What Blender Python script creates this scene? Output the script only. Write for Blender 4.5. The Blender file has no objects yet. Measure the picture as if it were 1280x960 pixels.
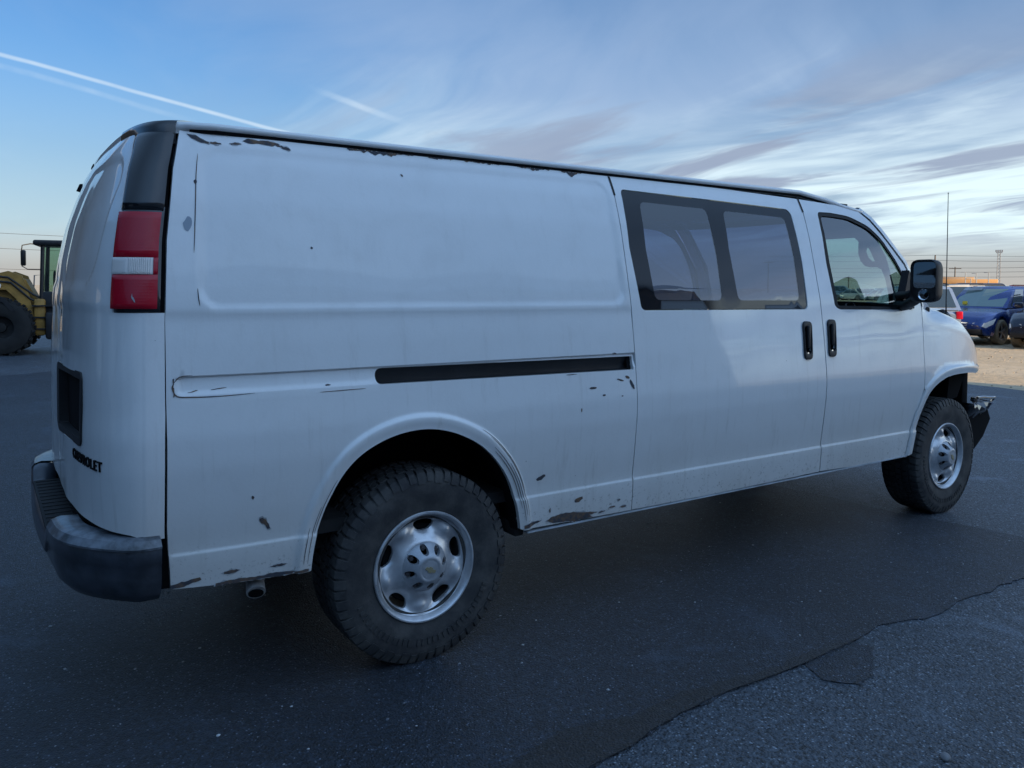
import bpy, bmesh, math, random
import numpy as np
from mathutils import Vector, Matrix
from mathutils.geometry import delaunay_2d_cdt
random.seed(7); rng = np.random.RandomState(7)
PI = math.pi
SC = bpy.context.scene
COL = SC.collection

# ------------------------------------------------------------------ camera
cam_d = bpy.data.cameras.new('camera'); cam = bpy.data.objects.new('camera', cam_d); COL.objects.link(cam)
yaw, pit, rol = 0.98226712, -0.03995917, 0.00553666
F = Vector((math.cos(yaw)*math.cos(pit), math.sin(yaw)*math.cos(pit), math.sin(pit)))
Rr = Vector((math.sin(yaw), -math.cos(yaw), 0)); Up = Rr.cross(F)
R2 = math.cos(rol)*Rr + math.sin(rol)*Up; U2 = -math.sin(rol)*Rr + math.cos(rol)*Up
m = Matrix((R2, U2, -F)).transposed().to_4x4(); m.translation = Vector((-1.46627, -3.76377, 1.50955))
cam.matrix_world = m
cam_d.sensor_width = 36; cam_d.lens = 996.28/1280*36; cam_d.shift_y = -81.17/1280
cam_d.clip_start = 0.05; cam_d.clip_end = 9000
SC.camera = cam

# ------------------------------------------------------------------ light
SUN_EL = math.radians(11.5); TO_SUN = Vector((0.27, -0.963, 0)).normalized()
TO_SUN = Vector((TO_SUN.x*math.cos(SUN_EL), TO_SUN.y*math.cos(SUN_EL), math.sin(SUN_EL)))
sun_d = bpy.data.lights.new('sun', 'SUN'); sun = bpy.data.objects.new('sun', sun_d); COL.objects.link(sun)
sun_d.energy = 5.0; sun_d.angle = math.radians(0.5); sun_d.color = (1.0, 0.76, 0.47)
sun.rotation_euler = (-TO_SUN).to_track_quat('-Z', 'Y').to_euler(); sun.location = (0, -10, 30)
SC.view_settings.view_transform = 'Standard'; SC.view_settings.look = 'None'
SC.view_settings.exposure = 0.90; SC.view_settings.gamma = 1

class NT:
    """small helper to write node trees"""
    def __init__(s, nt): s.nt = nt; s.n = nt.nodes; s.l = nt.links
    def node(s, typ, ins=None, **kw):
        nd = s.n.new(typ)
        for k, v in kw.items(): setattr(nd, k, v)
        for k, v in (ins or {}).items():
            sock = nd.inputs[k]
            if isinstance(v, bpy.types.NodeSocket): s.l.new(v, sock)
            else: sock.default_value = v
        return nd
    def math(s, op, a, b=None, c=None, clamp=False):
        nd = s.node('ShaderNodeMath', operation=op); nd.use_clamp = clamp
        for i, v in enumerate((a, b, c)):
            if v is None: continue
            if isinstance(v, bpy.types.NodeSocket): s.l.new(v, nd.inputs[i])
            else: nd.inputs[i].default_value = v
        return nd.outputs[0]
    def smooth(s, v, a, b, lo=0.0, hi=1.0):
        nd = s.node('ShaderNodeMapRange', {'Value': v, 'From Min': a, 'From Max': b, 'To Min': lo, 'To Max': hi}); nd.interpolation_type = 'SMOOTHSTEP'
        return nd.outputs[0]
    def mix(s, f, a, b, blend='MIX'):
        nd = s.node('ShaderNodeMix', data_type='RGBA', blend_type=blend)
        for i, v in ((0, f), (6, a), (7, b)):
            if isinstance(v, bpy.types.NodeSocket): s.l.new(v, nd.inputs[i])
            else: nd.inputs[i].default_value = v if i == 0 or len(v) == 4 else (*v, 1)
        return nd.outputs[2]
    def noise(s, vec, scale, detail=4, rough=0.55, dist=0.0):
        return s.node('ShaderNodeTexNoise', {'Vector': vec, 'Scale': scale, 'Detail': detail, 'Roughness': rough, 'Distortion': dist}).outputs[0]

# ------------------------------------------------------------------ sky
W = bpy.data.worlds.new('World'); SC.world = W; W.use_nodes = True
t = NT(W.node_tree); t.n.clear()
tc = t.node('ShaderNodeTexCoord').outputs['Generated']
sky = t.node('ShaderNodeTexSky', sky_type='NISHITA', sun_disc=False, sun_elevation=SUN_EL, sun_rotation=math.atan2(TO_SUN.x, TO_SUN.y),
             altitude=100, air_density=1.0, dust_density=0.8, ozone_density=1.3)
sep = t.node('ShaderNodeSeparateXYZ', {'Vector': tc})
dx, dy, dz = sep.outputs
zz = t.math('MAXIMUM', dz, 0.0)
SKYMUL = t.mix(1.0, sky.outputs[0], (0.35, 0.57, 0.84), 'MULTIPLY')
# air and cloud glow brighter towards the sun, as the clear sky does
GL = t.math('MAXIMUM', t.math('DIVIDE', t.node('ShaderNodeSeparateColor', {'Color': sky.outputs[0]}).outputs[1], 5.2), 1.0)
AUR = t.smooth(t.node('ShaderNodeVectorMath', {0: tc, 1: tuple(TO_SUN)}, operation='DOT_PRODUCT').outputs['Value'], -0.1, 1.0, 1.0, 2.3)
GL = t.math('MAXIMUM', GL, AUR)
def lit(c): return t.node('ShaderNodeVectorMath', {0: c, 'Scale': GL}, operation='SCALE').outputs[0]
# pale band low over the horizon
base = t.mix(t.smooth(zz, 0.0, 0.30, 0.85, 0.0), SKYMUL, lit((2.15, 2.60, 2.95)))
# overhead the thin veil keeps the blue as light as at the top of the view
base = t.mix(t.smooth(zz, 0.30, 0.62, 0.0, 0.8), base, lit((1.20, 2.15, 3.65)))
# cirrus: project the direction on a high plane, stretch along one wind direction
den = t.math('ADD', zz, 0.06)
px = t.math('DIVIDE', dx, den); py = t.math('DIVIDE', dy, den)
A = math.radians(84)
u = t.math('ADD', t.math('MULTIPLY', px, math.cos(A)), t.math('MULTIPLY', py, math.sin(A)))
v = t.math('SUBTRACT', t.math('MULTIPLY', py, math.cos(A)), t.math('MULTIPLY', px, math.sin(A)))
def cvec(ku, kv, zoff, warp=0.0):
    v_ = v
    if warp:
        w_ = t.noise(t.node('ShaderNodeCombineXYZ', {'X': u, 'Y': v, 'Z': 9.1}).outputs[0], .35, 3, .5)
        v_ = t.math('ADD', v, t.math('MULTIPLY', t.math('SUBTRACT', w_, .5), warp))
    return t.node('ShaderNodeCombineXYZ', {'X': t.math('MULTIPLY', u, ku), 'Y': t.math('MULTIPLY', v_, kv), 'Z': zoff}).outputs[0]
wide = t.noise(cvec(.45, .8, 3.7, 1.2), .45, 4, .55, .4)
fine = t.noise(cvec(.45, 0.9, 5.2, 1.0), 1.1, 7, .56, .7)
fib = t.noise(cvec(.38, 1.25, 1.3, 1.3), 1.1, 6, .54, .8)
# more cloud to the east (right of the picture), clearer to the north-west
east = t.smooth(t.math('SUBTRACT', dx, t.math('MULTIPLY', dy, 0.35)), -0.22, 0.40, 0.0, 1.0)
dens = t.math('ADD', t.math('ADD', t.math('MULTIPLY', wide, 0.65), t.math('MULTIPLY', fine, 0.45)), t.math('MULTIPLY', east, 0.22))
veil = t.smooth(dens, 0.53, 0.84, 0.0, 0.85)
hi = t.smooth(zz, 0.42, 0.20, 0.40, 1.0)
veil = t.math('MULTIPLY', t.math('MULTIPLY', veil, t.smooth(zz, 0.02, 0.09)), hi)
c1 = t.mix(veil, base, lit((1.95, 2.65, 3.85)))
# broad bright sheet low in the east, with soft grey bars across it
sheet_ = t.math('MULTIPLY', t.math('MULTIPLY', t.smooth(zz, 0.015, 0.07), t.smooth(zz, 0.24, 0.10)), t.math('MULTIPLY', east, t.smooth(t.math('ADD', t.math('MULTIPLY', wide, .6), t.math('MULTIPLY', fine, .45)), .40, .58)))
c2 = t.mix(t.math('MULTIPLY', sheet_, 0.85), c1, lit((4.7, 5.7, 5.8)))
lowband = t.math('MULTIPLY', t.smooth(zz, 0.03, 0.08), t.smooth(zz, 0.32, 0.16))
bright = t.math('MULTIPLY', t.smooth(t.math('ADD', t.math('MULTIPLY', fib, 0.8), t.math('MULTIPLY', fine, 0.4)), 0.56, 0.80), t.math('MULTIPLY', lowband, t.math('MULTIPLY_ADD', east, 0.7, 0.06)))
c2 = t.mix(t.math('MULTIPLY', bright, 0.7), c2, lit((4.6, 5.5, 5.8)))
bars = t.noise(cvec(.38, 1.15, 12.4, 1.0), 1.15, 6, .54, .6)
dk = t.math('MULTIPLY', t.smooth(bars, .48, .61), t.math('MULTIPLY', lowband, t.math('MULTIPLY', east, .9)))
c3 = t.mix(dk, c2, lit((1.65, 2.0, 2.75)))
# pinkish haze just above the horizon
c4 = t.mix(t.smooth(zz, 0.075, 0.0, 0.0, 0.75), c3, lit((2.85, 2.6, 2.35)))
# condensation trails: great circles
def trail(col, n, w, dirn, a, b, s, strength):
    d = t.node('ShaderNodeVectorMath', {0: tc, 1: n}, operation='DOT_PRODUCT').outputs['Value']
    wob = t.math('MULTIPLY', t.math('SUBTRACT', t.noise(tc, 9, 3), 0.5), w*1.2)
    d = t.math('ABSOLUTE', t.math('ADD', d, wob))
    along = t.node('ShaderNodeVectorMath', {0: tc, 1: dirn}, operation='DOT_PRODUCT').outputs['Value']
    k = t.math('MULTIPLY', t.smooth(d, w, w*0.15), t.math('MULTIPLY', t.smooth(along, a, a + s), t.smooth(along, b + s, b)))
    k = t.math('MULTIPLY', k, t.math('MULTIPLY_ADD', t.noise(tc, 25, 3), 0.6, strength - 0.3))
    return t.mix(k, col, (3.4, 4.2, 5.0))
c5 = trail(c4, (-0.1523, 0.2341, -0.9602), 0.0032, (0.9, -0.3, 0), -0.9, 0.30, 0.1, 0.65)
c5 = trail(c5, (-0.1742, 0.2231, -0.9591), 0.0045, (0.9, -0.3, 0), -0.9, -0.18, 0.1, 0.22)
c5 = trail(c5, (-0.1916, 0.3041, -0.9332), 0.0055, (0.9, -0.3, 0), 0.01, 0.07, 0.07, 0.45)
bg = t.node('ShaderNodeBackground', {'Color': c5, 'Strength': 0.105})
t.l.new(bg.outputs[0], t.node('ShaderNodeOutputWorld').inputs[0])

# ------------------------------------------------------------------ materials
def mat(name, col=(.5, .5, .5), rough=.5, metal=0., coat=0., spec=.5, trans=0., ior=1.45, emit=None, var=0., vscale=6., bump=0., bscale=40., coat_rough=.05):
    mm = bpy.data.materials.new(name); mm.use_nodes = True
    k = NT(mm.node_tree); b = k.n['Principled BSDF']
    b.inputs['Base Color'].default_value = (*col, 1); b.inputs['Roughness'].default_value = rough
    b.inputs['Metallic'].default_value = metal; b.inputs['Coat Weight'].default_value = coat; b.inputs['Coat Roughness'].default_value = coat_rough
    b.inputs['Specular IOR Level'].default_value = spec; b.inputs['Transmission Weight'].default_value = trans; b.inputs['IOR'].default_value = ior
    if emit: b.inputs['Emission Color'].default_value = (*emit[0], 1); b.inputs['Emission Strength'].default_value = emit[1]
    co = k.node('ShaderNodeTexCoord').outputs['Object']
    if var:
        nz = k.noise(co, vscale, 6, .6)
        f = k.smooth(nz, .3, .7)
        c = k.mix(f, tuple(x*(1-var) for x in col), tuple(min(1, x*(1+var)) for x in col))
        k.l.new(c, b.inputs['Base Color'])
        k.l.new(k.math('MULTIPLY_ADD', nz, .3, rough-.15, clamp=True), b.inputs['Roughness'])
    if bump:
        bn = k.node('ShaderNodeBump', {'Height': k.noise(co, bscale, 5, .6), 'Strength': 1.0, 'Distance': bump})
        k.l.new(bn.outputs[0], b.inputs['Normal'])
    return mm

def paint_white():
    mm = mat('white_paint', (.82, .825, .82), .34, coat=1.0, coat_rough=.035)
    k = NT(mm.node_tree); b = k.n['Principled BSDF']
    co = k.node('ShaderNodeTexCoord').outputs['Object']
    s = k.node('ShaderNodeSeparateXYZ', {'Vector': co})
    z = s.outputs[2]
    streak = k.noise(k.node('ShaderNodeVectorMath', {0: co, 1: (5, 5, .7)}, operation='MULTIPLY').outputs[0], 1.6, 6, .65)
    blot = k.noise(co, 2.2, 5, .6)
    splash = k.noise(co, 28, 6, .75)
    low = k.smooth(z, 1.0, .42)
    f = k.math('MULTIPLY', low, k.math('MULTIPLY_ADD', blot, .9, .08), clamp=True)
    f = k.math('ADD', f, k.math('MULTIPLY', k.smooth(streak, .5, .85), .10))
    c = k.mix(k.math('MULTIPLY', f, .95, clamp=True), (.82, .825, .82), (.50, .47, .42))
    sp = k.math('MULTIPLY', k.smooth(splash, .60, .72), k.smooth(z, .75, .42))
    c = k.mix(k.math('MULTIPLY', sp, .75), c, (.30, .27, .24))
    # thin dust film with rain runs, scuffs and fine scratches
    runs = k.noise(k.node('ShaderNodeVectorMath', {0: co, 1: (26, 26, 1.1)}, operation='MULTIPLY').outputs[0], 1.0, 6, .7)
    c = k.mix(k.math('MULTIPLY', k.smooth(runs, .52, .80), k.smooth(z, 1.75, .6, .10, .42)), c, (.44, .42, .38))
    film = k.noise(co, 5.5, 7, .72, .6)
    c = k.mix(k.smooth(film, .42, .78, 0.0, .17), c, (.52, .51, .49))
    scr = k.noise(k.node('ShaderNodeVectorMath', {0: co, 1: (1.2, 1.2, 60)}, operation='MULTIPLY').outputs[0], 3.0, 5, .75)
    c = k.mix(k.math('MULTIPLY', k.smooth(scr, .68, .74), k.smooth(k.noise(co, 3.1, 3, .5), .5, .62, 0, .45)), c, (.40, .40, .40))
    mud = k.math('MULTIPLY', k.smooth(k.noise(co, 60, 5, .8), .57, .66), k.smooth(z, .70, .44, 0, .8))
    c = k.mix(mud, c, (.17, .15, .13))
    # tiny scattered paint chips
    vor = k.node('ShaderNodeTexVoronoi', {'Vector': co, 'Scale': 11.0, 'Randomness': 1.0}, feature='F1')
    sel = k.math('LESS_THAN', k.node('ShaderNodeSeparateColor', {'Color': vor.outputs['Color']}).outputs[0], .16)
    spot = k.math('MULTIPLY', k.math('LESS_THAN', k.math('ADD', vor.outputs['Distance'], k.math('MULTIPLY', splash, .06)), .055), sel)
    c = k.mix(k.math('MULTIPLY', spot, .8), c, (.10, .11, .13))
    k.l.new(c, b.inputs['Base Color'])
    k.l.new(k.math('ADD', k.math('ADD', k.math('MULTIPLY', f, .35), k.math('MULTIPLY', film, .16)), .25), b.inputs['Roughness'])
    k.l.new(k.math('SUBTRACT', k.smooth(film, .70, .36, .75, 1.0), k.math('MULTIPLY', f, .9), clamp=True), b.inputs['Coat Weight'])
    bn = k.node('ShaderNodeBump', {'Height': k.noise(co, 90, 2, .5), 'Strength': .6, 'Distance': .0005})
    k.l.new(bn.outputs[0], b.inputs['Normal'])
    return mm

def asphalt(name, c1, c2, agg, aggscale, aggcut, bump):
    mm = bpy.data.materials.new(name); mm.use_nodes = True
    k = NT(mm.node_tree); b = k.n['Principled BSDF']
    co = k.node('ShaderNodeTexCoord').outputs['Object']
    n1 = k.noise(co, .55, 6, .6, .4); n2 = k.noise(co, 14, 6, .7); n3 = k.noise(co, 120, 4, .7)
    c = k.mix(k.smooth(n1, .32, .68), c1, c2)
    c = k.mix(k.smooth(n2, .35, .75, 0, .5), c, tuple(x*.55 for x in c1))
    vor = k.node('ShaderNodeTexVoronoi', {'Vector': co, 'Scale': aggscale}, feature='F1')
    cc = k.node('ShaderNodeSeparateColor', {'Color': vor.outputs['Color']})
    stone = k.math('MULTIPLY', k.smooth(vor.outputs['Distance'], .5, .3), k.math('GREATER_THAN', cc.outputs[0], aggcut))
    c = k.mix(k.math('MULTIPLY', stone, .8), c, agg)
    g1 = k.noise(co, 46, 5, .75); g2 = k.noise(co, 150, 3, .7)
    c = k.mix(k.smooth(g1, .36, .60, .75, 0), c, tuple(x*.30 for x in c1))
    c = k.mix(k.smooth(g1, .56, .74, 0, .55), c, tuple(min(1, x*2.3) for x in c2))
    c = k.mix(k.smooth(g2, .58, .70, 0, .5), c, tuple(min(1, x*2.6) for x in c2))
    pit = k.math('LESS_THAN', cc.outputs[1], .18)
    c = k.mix(k.math('MULTIPLY', pit, .8), c, tuple(x*.25 for x in c1))
    # dusty paler patches and faint oil spots
    c = k.mix(k.smooth(k.noise(co, 1.7, 7, .7, .6), .54, .72, 0, .5), c, tuple(min(1, x*2.0) for x in c2))
    c = k.mix(k.smooth(k.noise(co, .9, 4, .5, .2), .62, .72, 0, .45), c, tuple(x*.5 for x in c1))
    k.l.new(c, b.inputs['Base Color'])
    b.inputs['Roughness'].default_value = .56; b.inputs['Specular IOR Level'].default_value = .6
    h = k.math('ADD', k.math('MULTIPLY', k.smooth(vor.outputs['Distance'], .7, .1), 1.0), k.math('MULTIPLY', n3, .8))
    h = k.math('ADD', k.math('ADD', h, k.math('MULTIPLY', n2, 1.5)), k.math('MULTIPLY', g1, 1.6))
    bn = k.node('ShaderNodeBump', {'Height': h, 'Strength': 1.0, 'Distance': bump})
    k.l.new(bn.outputs[0], b.inputs['Normal'])
    return mm

def dirt_mat():
    mm = bpy.data.materials.new('dusty_gravel'); mm.use_nodes = True
    k = NT(mm.node_tree); b = k.n['Principled BSDF']
    co = k.node('ShaderNodeTexCoord').outputs['Object']
    st = k.node('ShaderNodeVectorMath', {0: co, 1: (1.0, .12, 1)}, operation='MULTIPLY').outputs[0]
    n1 = k.noise(st, .8, 6, .6, .3); n2 = k.noise(co, 6, 6, .7); n3 = k.noise(co, 40, 4, .7)
    c = k.mix(k.smooth(n1, .3, .7), (.52, .40, .26), (.64, .51, .35))
    c = k.mix(k.smooth(n2, .4, .75, 0, .5), c, (.30, .24, .17))
    k.l.new(c, b.inputs['Base Color']); b.inputs['Roughness'].default_value = .95; b.inputs['Specular IOR Level'].default_value = .2
    bn = k.node('ShaderNodeBump', {'Height': k.math('ADD', n2, k.math('MULTIPLY', n3, .4)), 'Strength': 1.0, 'Distance': .03})
    k.l.new(bn.outputs[0], b.inputs['Normal'])
    return mm

def glass_mat(name, tint, rough=.0, refl=1.25):
    mm = bpy.data.materials.new(name); mm.use_nodes = True
    k = NT(mm.node_tree); k.n.clear()
    fr = k.node('ShaderNodeFresnel', {'IOR': 1.5}).outputs[0]
    fr = k.math('ADD', k.math('MULTIPLY', fr, refl), .04, clamp=True)
    tr = k.node('ShaderNodeBsdfTransparent', {'Color': (*tint, 1)}); gl = k.node('ShaderNodeBsdfGlossy', {'Color': (.95, .95, .95, 1), 'Roughness': rough})
    mx = k.node('ShaderNodeMixShader', {0: fr, 1: tr.outputs[0], 2: gl.outputs[0]})
    k.l.new(mx.outputs[0], k.node('ShaderNodeOutputMaterial').inputs[0])
    return mm

def tyre_mat():
    mm = mat('tyre_rubber', (.04, .04, .042), .7, spec=.4)
    k = NT(mm.node_tree); b = k.n['Principled BSDF']
    co = k.node('ShaderNodeTexCoord').outputs['Object']
    n = k.noise(co, 9, 6, .65); c = k.mix(k.smooth(n, .35, .75, 0, .8), (.036, .036, .038), (.105, .10, .093))
    k.l.new(c, b.inputs['Base Color'])
    bn = k.node('ShaderNodeBump', {'Height': k.noise(co, 120, 4, .6), 'Strength': .6, 'Distance': .0015}); k.l.new(bn.outputs[0], b.inputs['Normal'])
    return mm

def rust_mat():
    mm = mat('chipped_primer', (.07, .07, .08), .8)
    k = NT(mm.node_tree); b = k.n['Principled BSDF']; co = k.node('ShaderNodeTexCoord').outputs['Object']
    c = k.mix(k.smooth(k.noise(co, 22, 6, .7), .4, .65), (.050, .055, .070), (.17, .105, .065)); k.l.new(c, b.inputs['Base Color'])
    return mm

M = dict(
    white=paint_white(), chip=rust_mat(), grey_chip=mat('grey_filler', (.33, .38, .44), .7),
    black=mat('black_plastic', (.018, .018, .020), .45, var=.25, bump=.0004, bscale=300),
    gloss=mat('gloss_black_trim', (.010, .011, .014), .16, coat=.6),
    rubber=mat('black_rubber', (.015, .015, .016), .7), void=mat('dark_inner_metal', (.012, .012, .013), .9, spec=.1),
    under=mat('underbody_steel', (.022, .021, .021), .85, var=.4, bump=.003, bscale=30),
    tyre=tyre_mat(), rim=mat('silver_painted_alloy', (.60, .61, .63), .32, metal=.55, coat=.4, var=.22, vscale=9, bump=.0003, bscale=80),
    cap=mat('grey_hub_plastic', (.42, .44, .47), .42, metal=.45, var=.12, vscale=20), nut=mat('dull_lug_steel', (.12, .11, .11), .5, metal=.7),
    gold=mat('tarnished_gold', (.42, .36, .22), .42, metal=.5), chrome=mat('chrome', (.62, .64, .66), .16, metal=1.0),
    tint=glass_mat('tinted_window', (.07, .09, .20), refl=1.5), doorg=glass_mat('smoked_door_glass', (.34, .46, .44), refl=2.0), light=glass_mat('clear_green_glass', (.62, .80, .78)),
    frit=mat('black_frit_band', (.004, .006, .010), .06, coat=.15, spec=.35),
    mirror=mat('mirror_silver', (.85, .86, .88), .02, metal=1.0),
    red=mat('red_lens', (.42, .004, .020), .22, coat=.25, spec=.4), redr=mat('ribbed_red_lens', (.24, .004, .014), .25, coat=.4),
    clear=mat('yellowed_clear_lens', (.74, .70, .66), .2, coat=.4), bumper=mat('scuffed_bumper_paint', (.045, .052, .065), .36, coat=.5, var=.45, vscale=9, bump=.0012, bscale=26),
    bump_white=mat('worn_pale_bumper', (.42, .46, .50), .40, coat=.3, var=.25, vscale=8, bump=.001),
    pad=mat('black_step_pad', (.014, .014, .015), .75, bump=.002, bscale=70), pipe=mat('exhaust_steel', (.70, .68, .66), .4, metal=.4, var=.3, vscale=20),
    seat=mat('grey_vinyl', (.07, .075, .085), .6, var=.2), trim=mat('interior_plastic', (.025, .032, .055), .65), liner=mat('headliner_fabric', (.06, .065, .08), .9),
)

def ribs(mm, dist, sc_):
    k = NT(mm.node_tree); b = k.n['Principled BSDF']; co = k.node('ShaderNodeTexCoord').outputs['Object']
    w1 = k.node('ShaderNodeTexWave', {'Vector': co, 'Scale': sc_, 'Distortion': 0.0}, bands_direction='Z').outputs[1]
    w2 = k.node('ShaderNodeTexWave', {'Vector': co, 'Scale': sc_*1.1, 'Distortion': 0.0}, bands_direction='Y').outputs[1]
    bn = k.node('ShaderNodeBump', {'Height': k.math('ADD', w1, w2), 'Strength': 1.0, 'Distance': dist}); k.l.new(bn.outputs[0], b.inputs['Normal'])
    c = k.mix(k.math('MULTIPLY', k.math('MULTIPLY', w1, w2), .08), tuple(b.inputs['Base Color'].default_value)[:3], tuple(x*1.5 for x in tuple(b.inputs['Base Color'].default_value)[:3])); k.l.new(c, b.inputs['Base Color'])
ribs(M['red'], .00009, 32)
# ------------------------------------------------------------------ object helpers
def link(o, parent=None):
    COL.objects.link(o)
    if parent is not None: o.parent = parent
    return o
def mesh(name, vs, fs, ma, parent=None, smooth=True, ang=35, kind=None, label=None):
    me = bpy.data.meshes.new(name); me.from_pydata([tuple(map(float, v_)) for v_ in vs], [], fs); me.update()
    for mm in (ma if isinstance(ma, (list, tuple)) else [ma]): me.materials.append(mm)
    if smooth:
        me.polygons.foreach_set('use_smooth', [True]*len(me.polygons))
        if ang: me.set_sharp_from_angle(angle=math.radians(ang))
    o = bpy.data.objects.new(name, me); link(o, parent)
    if kind: o['kind'] = kind
    if label: o['label'] = label
    return o
def empty(name, label, cat, loc=(0, 0, 0), rz=0, group=None):
    o = bpy.data.objects.new(name, None); o.location = loc; o.rotation_euler = (0, 0, rz); o.empty_display_size = .2; link(o)
    o['label'] = label; o['category'] = cat
    if group: o['group'] = group
    return o
def tag(o, label, cat, group=None):
    o['label'] = label; o['category'] = cat
    if group: o['group'] = group
    return o
class MB:
    def __init__(s): s.v = []; s.f = []
    def add(s, vs, fs, M4=None):
        b = len(s.v); s.v += [tuple(M4 @ Vector(p)) if M4 else tuple(p) for p in vs]; s.f += [tuple(i+b for i in f) for f in fs]; return s
    def box(s, c, d, M4=None, bev=0):
        x, y, z = (k/2 for k in d); cx, cy, cz = c
        if bev <= 0:
            vs = [(cx+a*x, cy+b*y, cz+e*z) for a in (-1, 1) for b in (-1, 1) for e in (-1, 1)]
            return s.add(vs, [(0, 1, 3, 2), (4, 6, 7, 5), (0, 4, 5, 1), (2, 3, 7, 6), (0, 2, 6, 4), (1, 5, 7, 3)], M4)
        bm = bmesh.new(); bmesh.ops.create_cube(bm, size=1)
        bmesh.ops.scale(bm, vec=d, verts=bm.verts); bmesh.ops.translate(bm, vec=c, verts=bm.verts)
        bmesh.ops.bevel(bm, geom=bm.edges[:], offset=bev, segments=2, profile=.5, affect='EDGES')
        bm.verts.index_update(); s.add([q.co.copy() for q in bm.verts], [[q.index for q in f.verts] for f in bm.faces], M4); bm.free(); return s
    def tube(s, pts, r, n=8, closed=False, M4=None):
        pts = [Vector(p) for p in pts]; N = len(pts); vs = []; prev = None
        rs = r if isinstance(r, (list, tuple)) else [r]*N
        for i, p in enumerate(pts):
            if closed: d = pts[(i+1) % N]-pts[i-1]
            else: d = pts[min(i+1, N-1)]-pts[max(i-1, 0)]
            d.normalize()
            a = Vector((0, 0, 1)) if abs(d.z) < .9 else Vector((1, 0, 0))
            if prev is not None: a = prev
            e1 = (a-d*a.dot(d)).normalized(); e2 = d.cross(e1); prev = e1
            for k in range(n):
                q = 2*PI*k/n; vs.append(p+(e1*math.cos(q)+e2*math.sin(q))*rs[i])
        fs = []
        for i in range(N if closed else N-1):
            j = (i+1) % N
            for k in range(n): fs.append((i*n+k, i*n+(k+1) % n, j*n+(k+1) % n, j*n+k))
        if not closed: fs += [tuple(range(n))[::-1], tuple((N-1)*n+k for k in range(n))]
        return s.add(vs, fs, M4)
    def lathe(s, prof, n=48, M4=None, axis='y', closed=False):
        # prof: (radius, offset along the axis)
        vs = []
        for r, a in prof:
            for k in range(n):
                q = 2*PI*k/n
                vs.append((r*math.cos(q), a, r*math.sin(q)) if axis == 'y' else (r*math.cos(q), r*math.sin(q), a))
        m_ = len(prof); fs = []
        for i in range(m_ if closed else m_-1):
            j = (i+1) % m_
            for k in range(n): fs.append((i*n+k, j*n+k, j*n+(k+1) % n, i*n+(k+1) % n))
        return s.add(vs, fs, M4)
    def prism(s, poly, a, b, axis='y', M4=None):
        # polygon in the other two coordinates, extruded from a to b along the axis
        def P(q, h): return {'y': (q[0], h, q[1]), 'x': (h, q[0], q[1]), 'z': (q[0], q[1], h)}[axis]
        n = len(poly); vs = [P(q, a) for q in poly]+[P(q, b) for q in poly]
        return s.add(vs, [tuple(range(n)), tuple(range(2*n-1, n-1, -1))]+[(i, i+n, (i+1) % n+n, (i+1) % n) for i in range(n)], M4)
    def build(s, name, ma, parent=None, smooth=True, ang=35, fix=True, **kw):
        o = mesh(name, s.v, s.f, ma, parent, smooth, ang, **kw)
        if fix:
            bm = bmesh.new(); bm.from_mesh(o.data); bmesh.ops.recalc_face_normals(bm, faces=bm.faces); bm.to_mesh(o.data); bm.free()
            if smooth and ang: o.data.set_sharp_from_angle(angle=math.radians(ang))
        return o

# 2-D helpers -------------------------------------------------------
def inpoly(P, poly):
    P = np.asarray(P, float); poly = np.asarray(poly, float); x, y = P[:, 0], P[:, 1]; r = np.zeros(len(P), bool); n = len(poly)
    for i in range(n):
        x1, y1 = poly[i]; x2, y2 = poly[(i+1) % n]
        c = ((y1 > y) != (y2 > y)); 
        if y1 != y2: r ^= c & (x < (x2-x1)*(y-y1)/(y2-y1)+x1)
    return r
def distpoly(P, poly, closed=True):
    P = np.asarray(P, float); poly = np.asarray(poly, float); d = np.full(len(P), 1e9)
    n = len(poly)
    for i in range(n if closed else n-1):
        a = poly[i]; b = poly[(i+1) % n]; ab = b-a; L2 = (ab**2).sum()+1e-12
        tt = np.clip(((P-a)@ab)/L2, 0, 1); q = a+tt[:, None]*ab
        d = np.minimum(d, np.hypot(*(P-q).T))
    return d
def fillet(pts, r, n=6):
    out = []; N = len(pts)
    for i in range(N):
        p = np.array(pts[i], float); a = np.array(pts[i-1], float); b = np.array(pts[(i+1) % N], float)
        ri = r[i] if isinstance(r, (list, tuple)) else r
        if ri <= 0: out.append(tuple(p)); continue
        da = a-p; db = b-p; la = np.hypot(*da); lb = np.hypot(*db); k = min(ri, la*.45, lb*.45)
        A_ = p+da/la*k; B_ = p+db/lb*k
        for j in range(n+1):
            q = j/n; out.append(tuple((1-q)**2*A_+2*q*(1-q)*p+q*q*B_))
    return out
def dens_(poly, h):
    out = []; n = len(poly)
    for i in range(n):
        a = np.array(poly[i], float); b = np.array(poly[(i+1) % n], float); k = max(1, int(math.ceil(np.hypot(*(b-a))/h)))
        for j in range(k): out.append(tuple(a+(b-a)*j/k))
    return out
def offs(poly, d):
    """offset of a closed loop (d > 0 grows a counter-clockwise loop)"""
    P = np.array(poly, float); area = .5*np.sum(P[:, 0]*np.roll(P[:, 1], -1)-np.roll(P[:, 0], -1)*P[:, 1])
    tn = np.roll(P, -1, 0)-np.roll(P, 1, 0); tn /= np.hypot(*tn.T)[:, None]+1e-9
    nr = np.stack([tn[:, 1], -tn[:, 0]], 1)*(1 if area > 0 else -1)
    return P+nr*d
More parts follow.
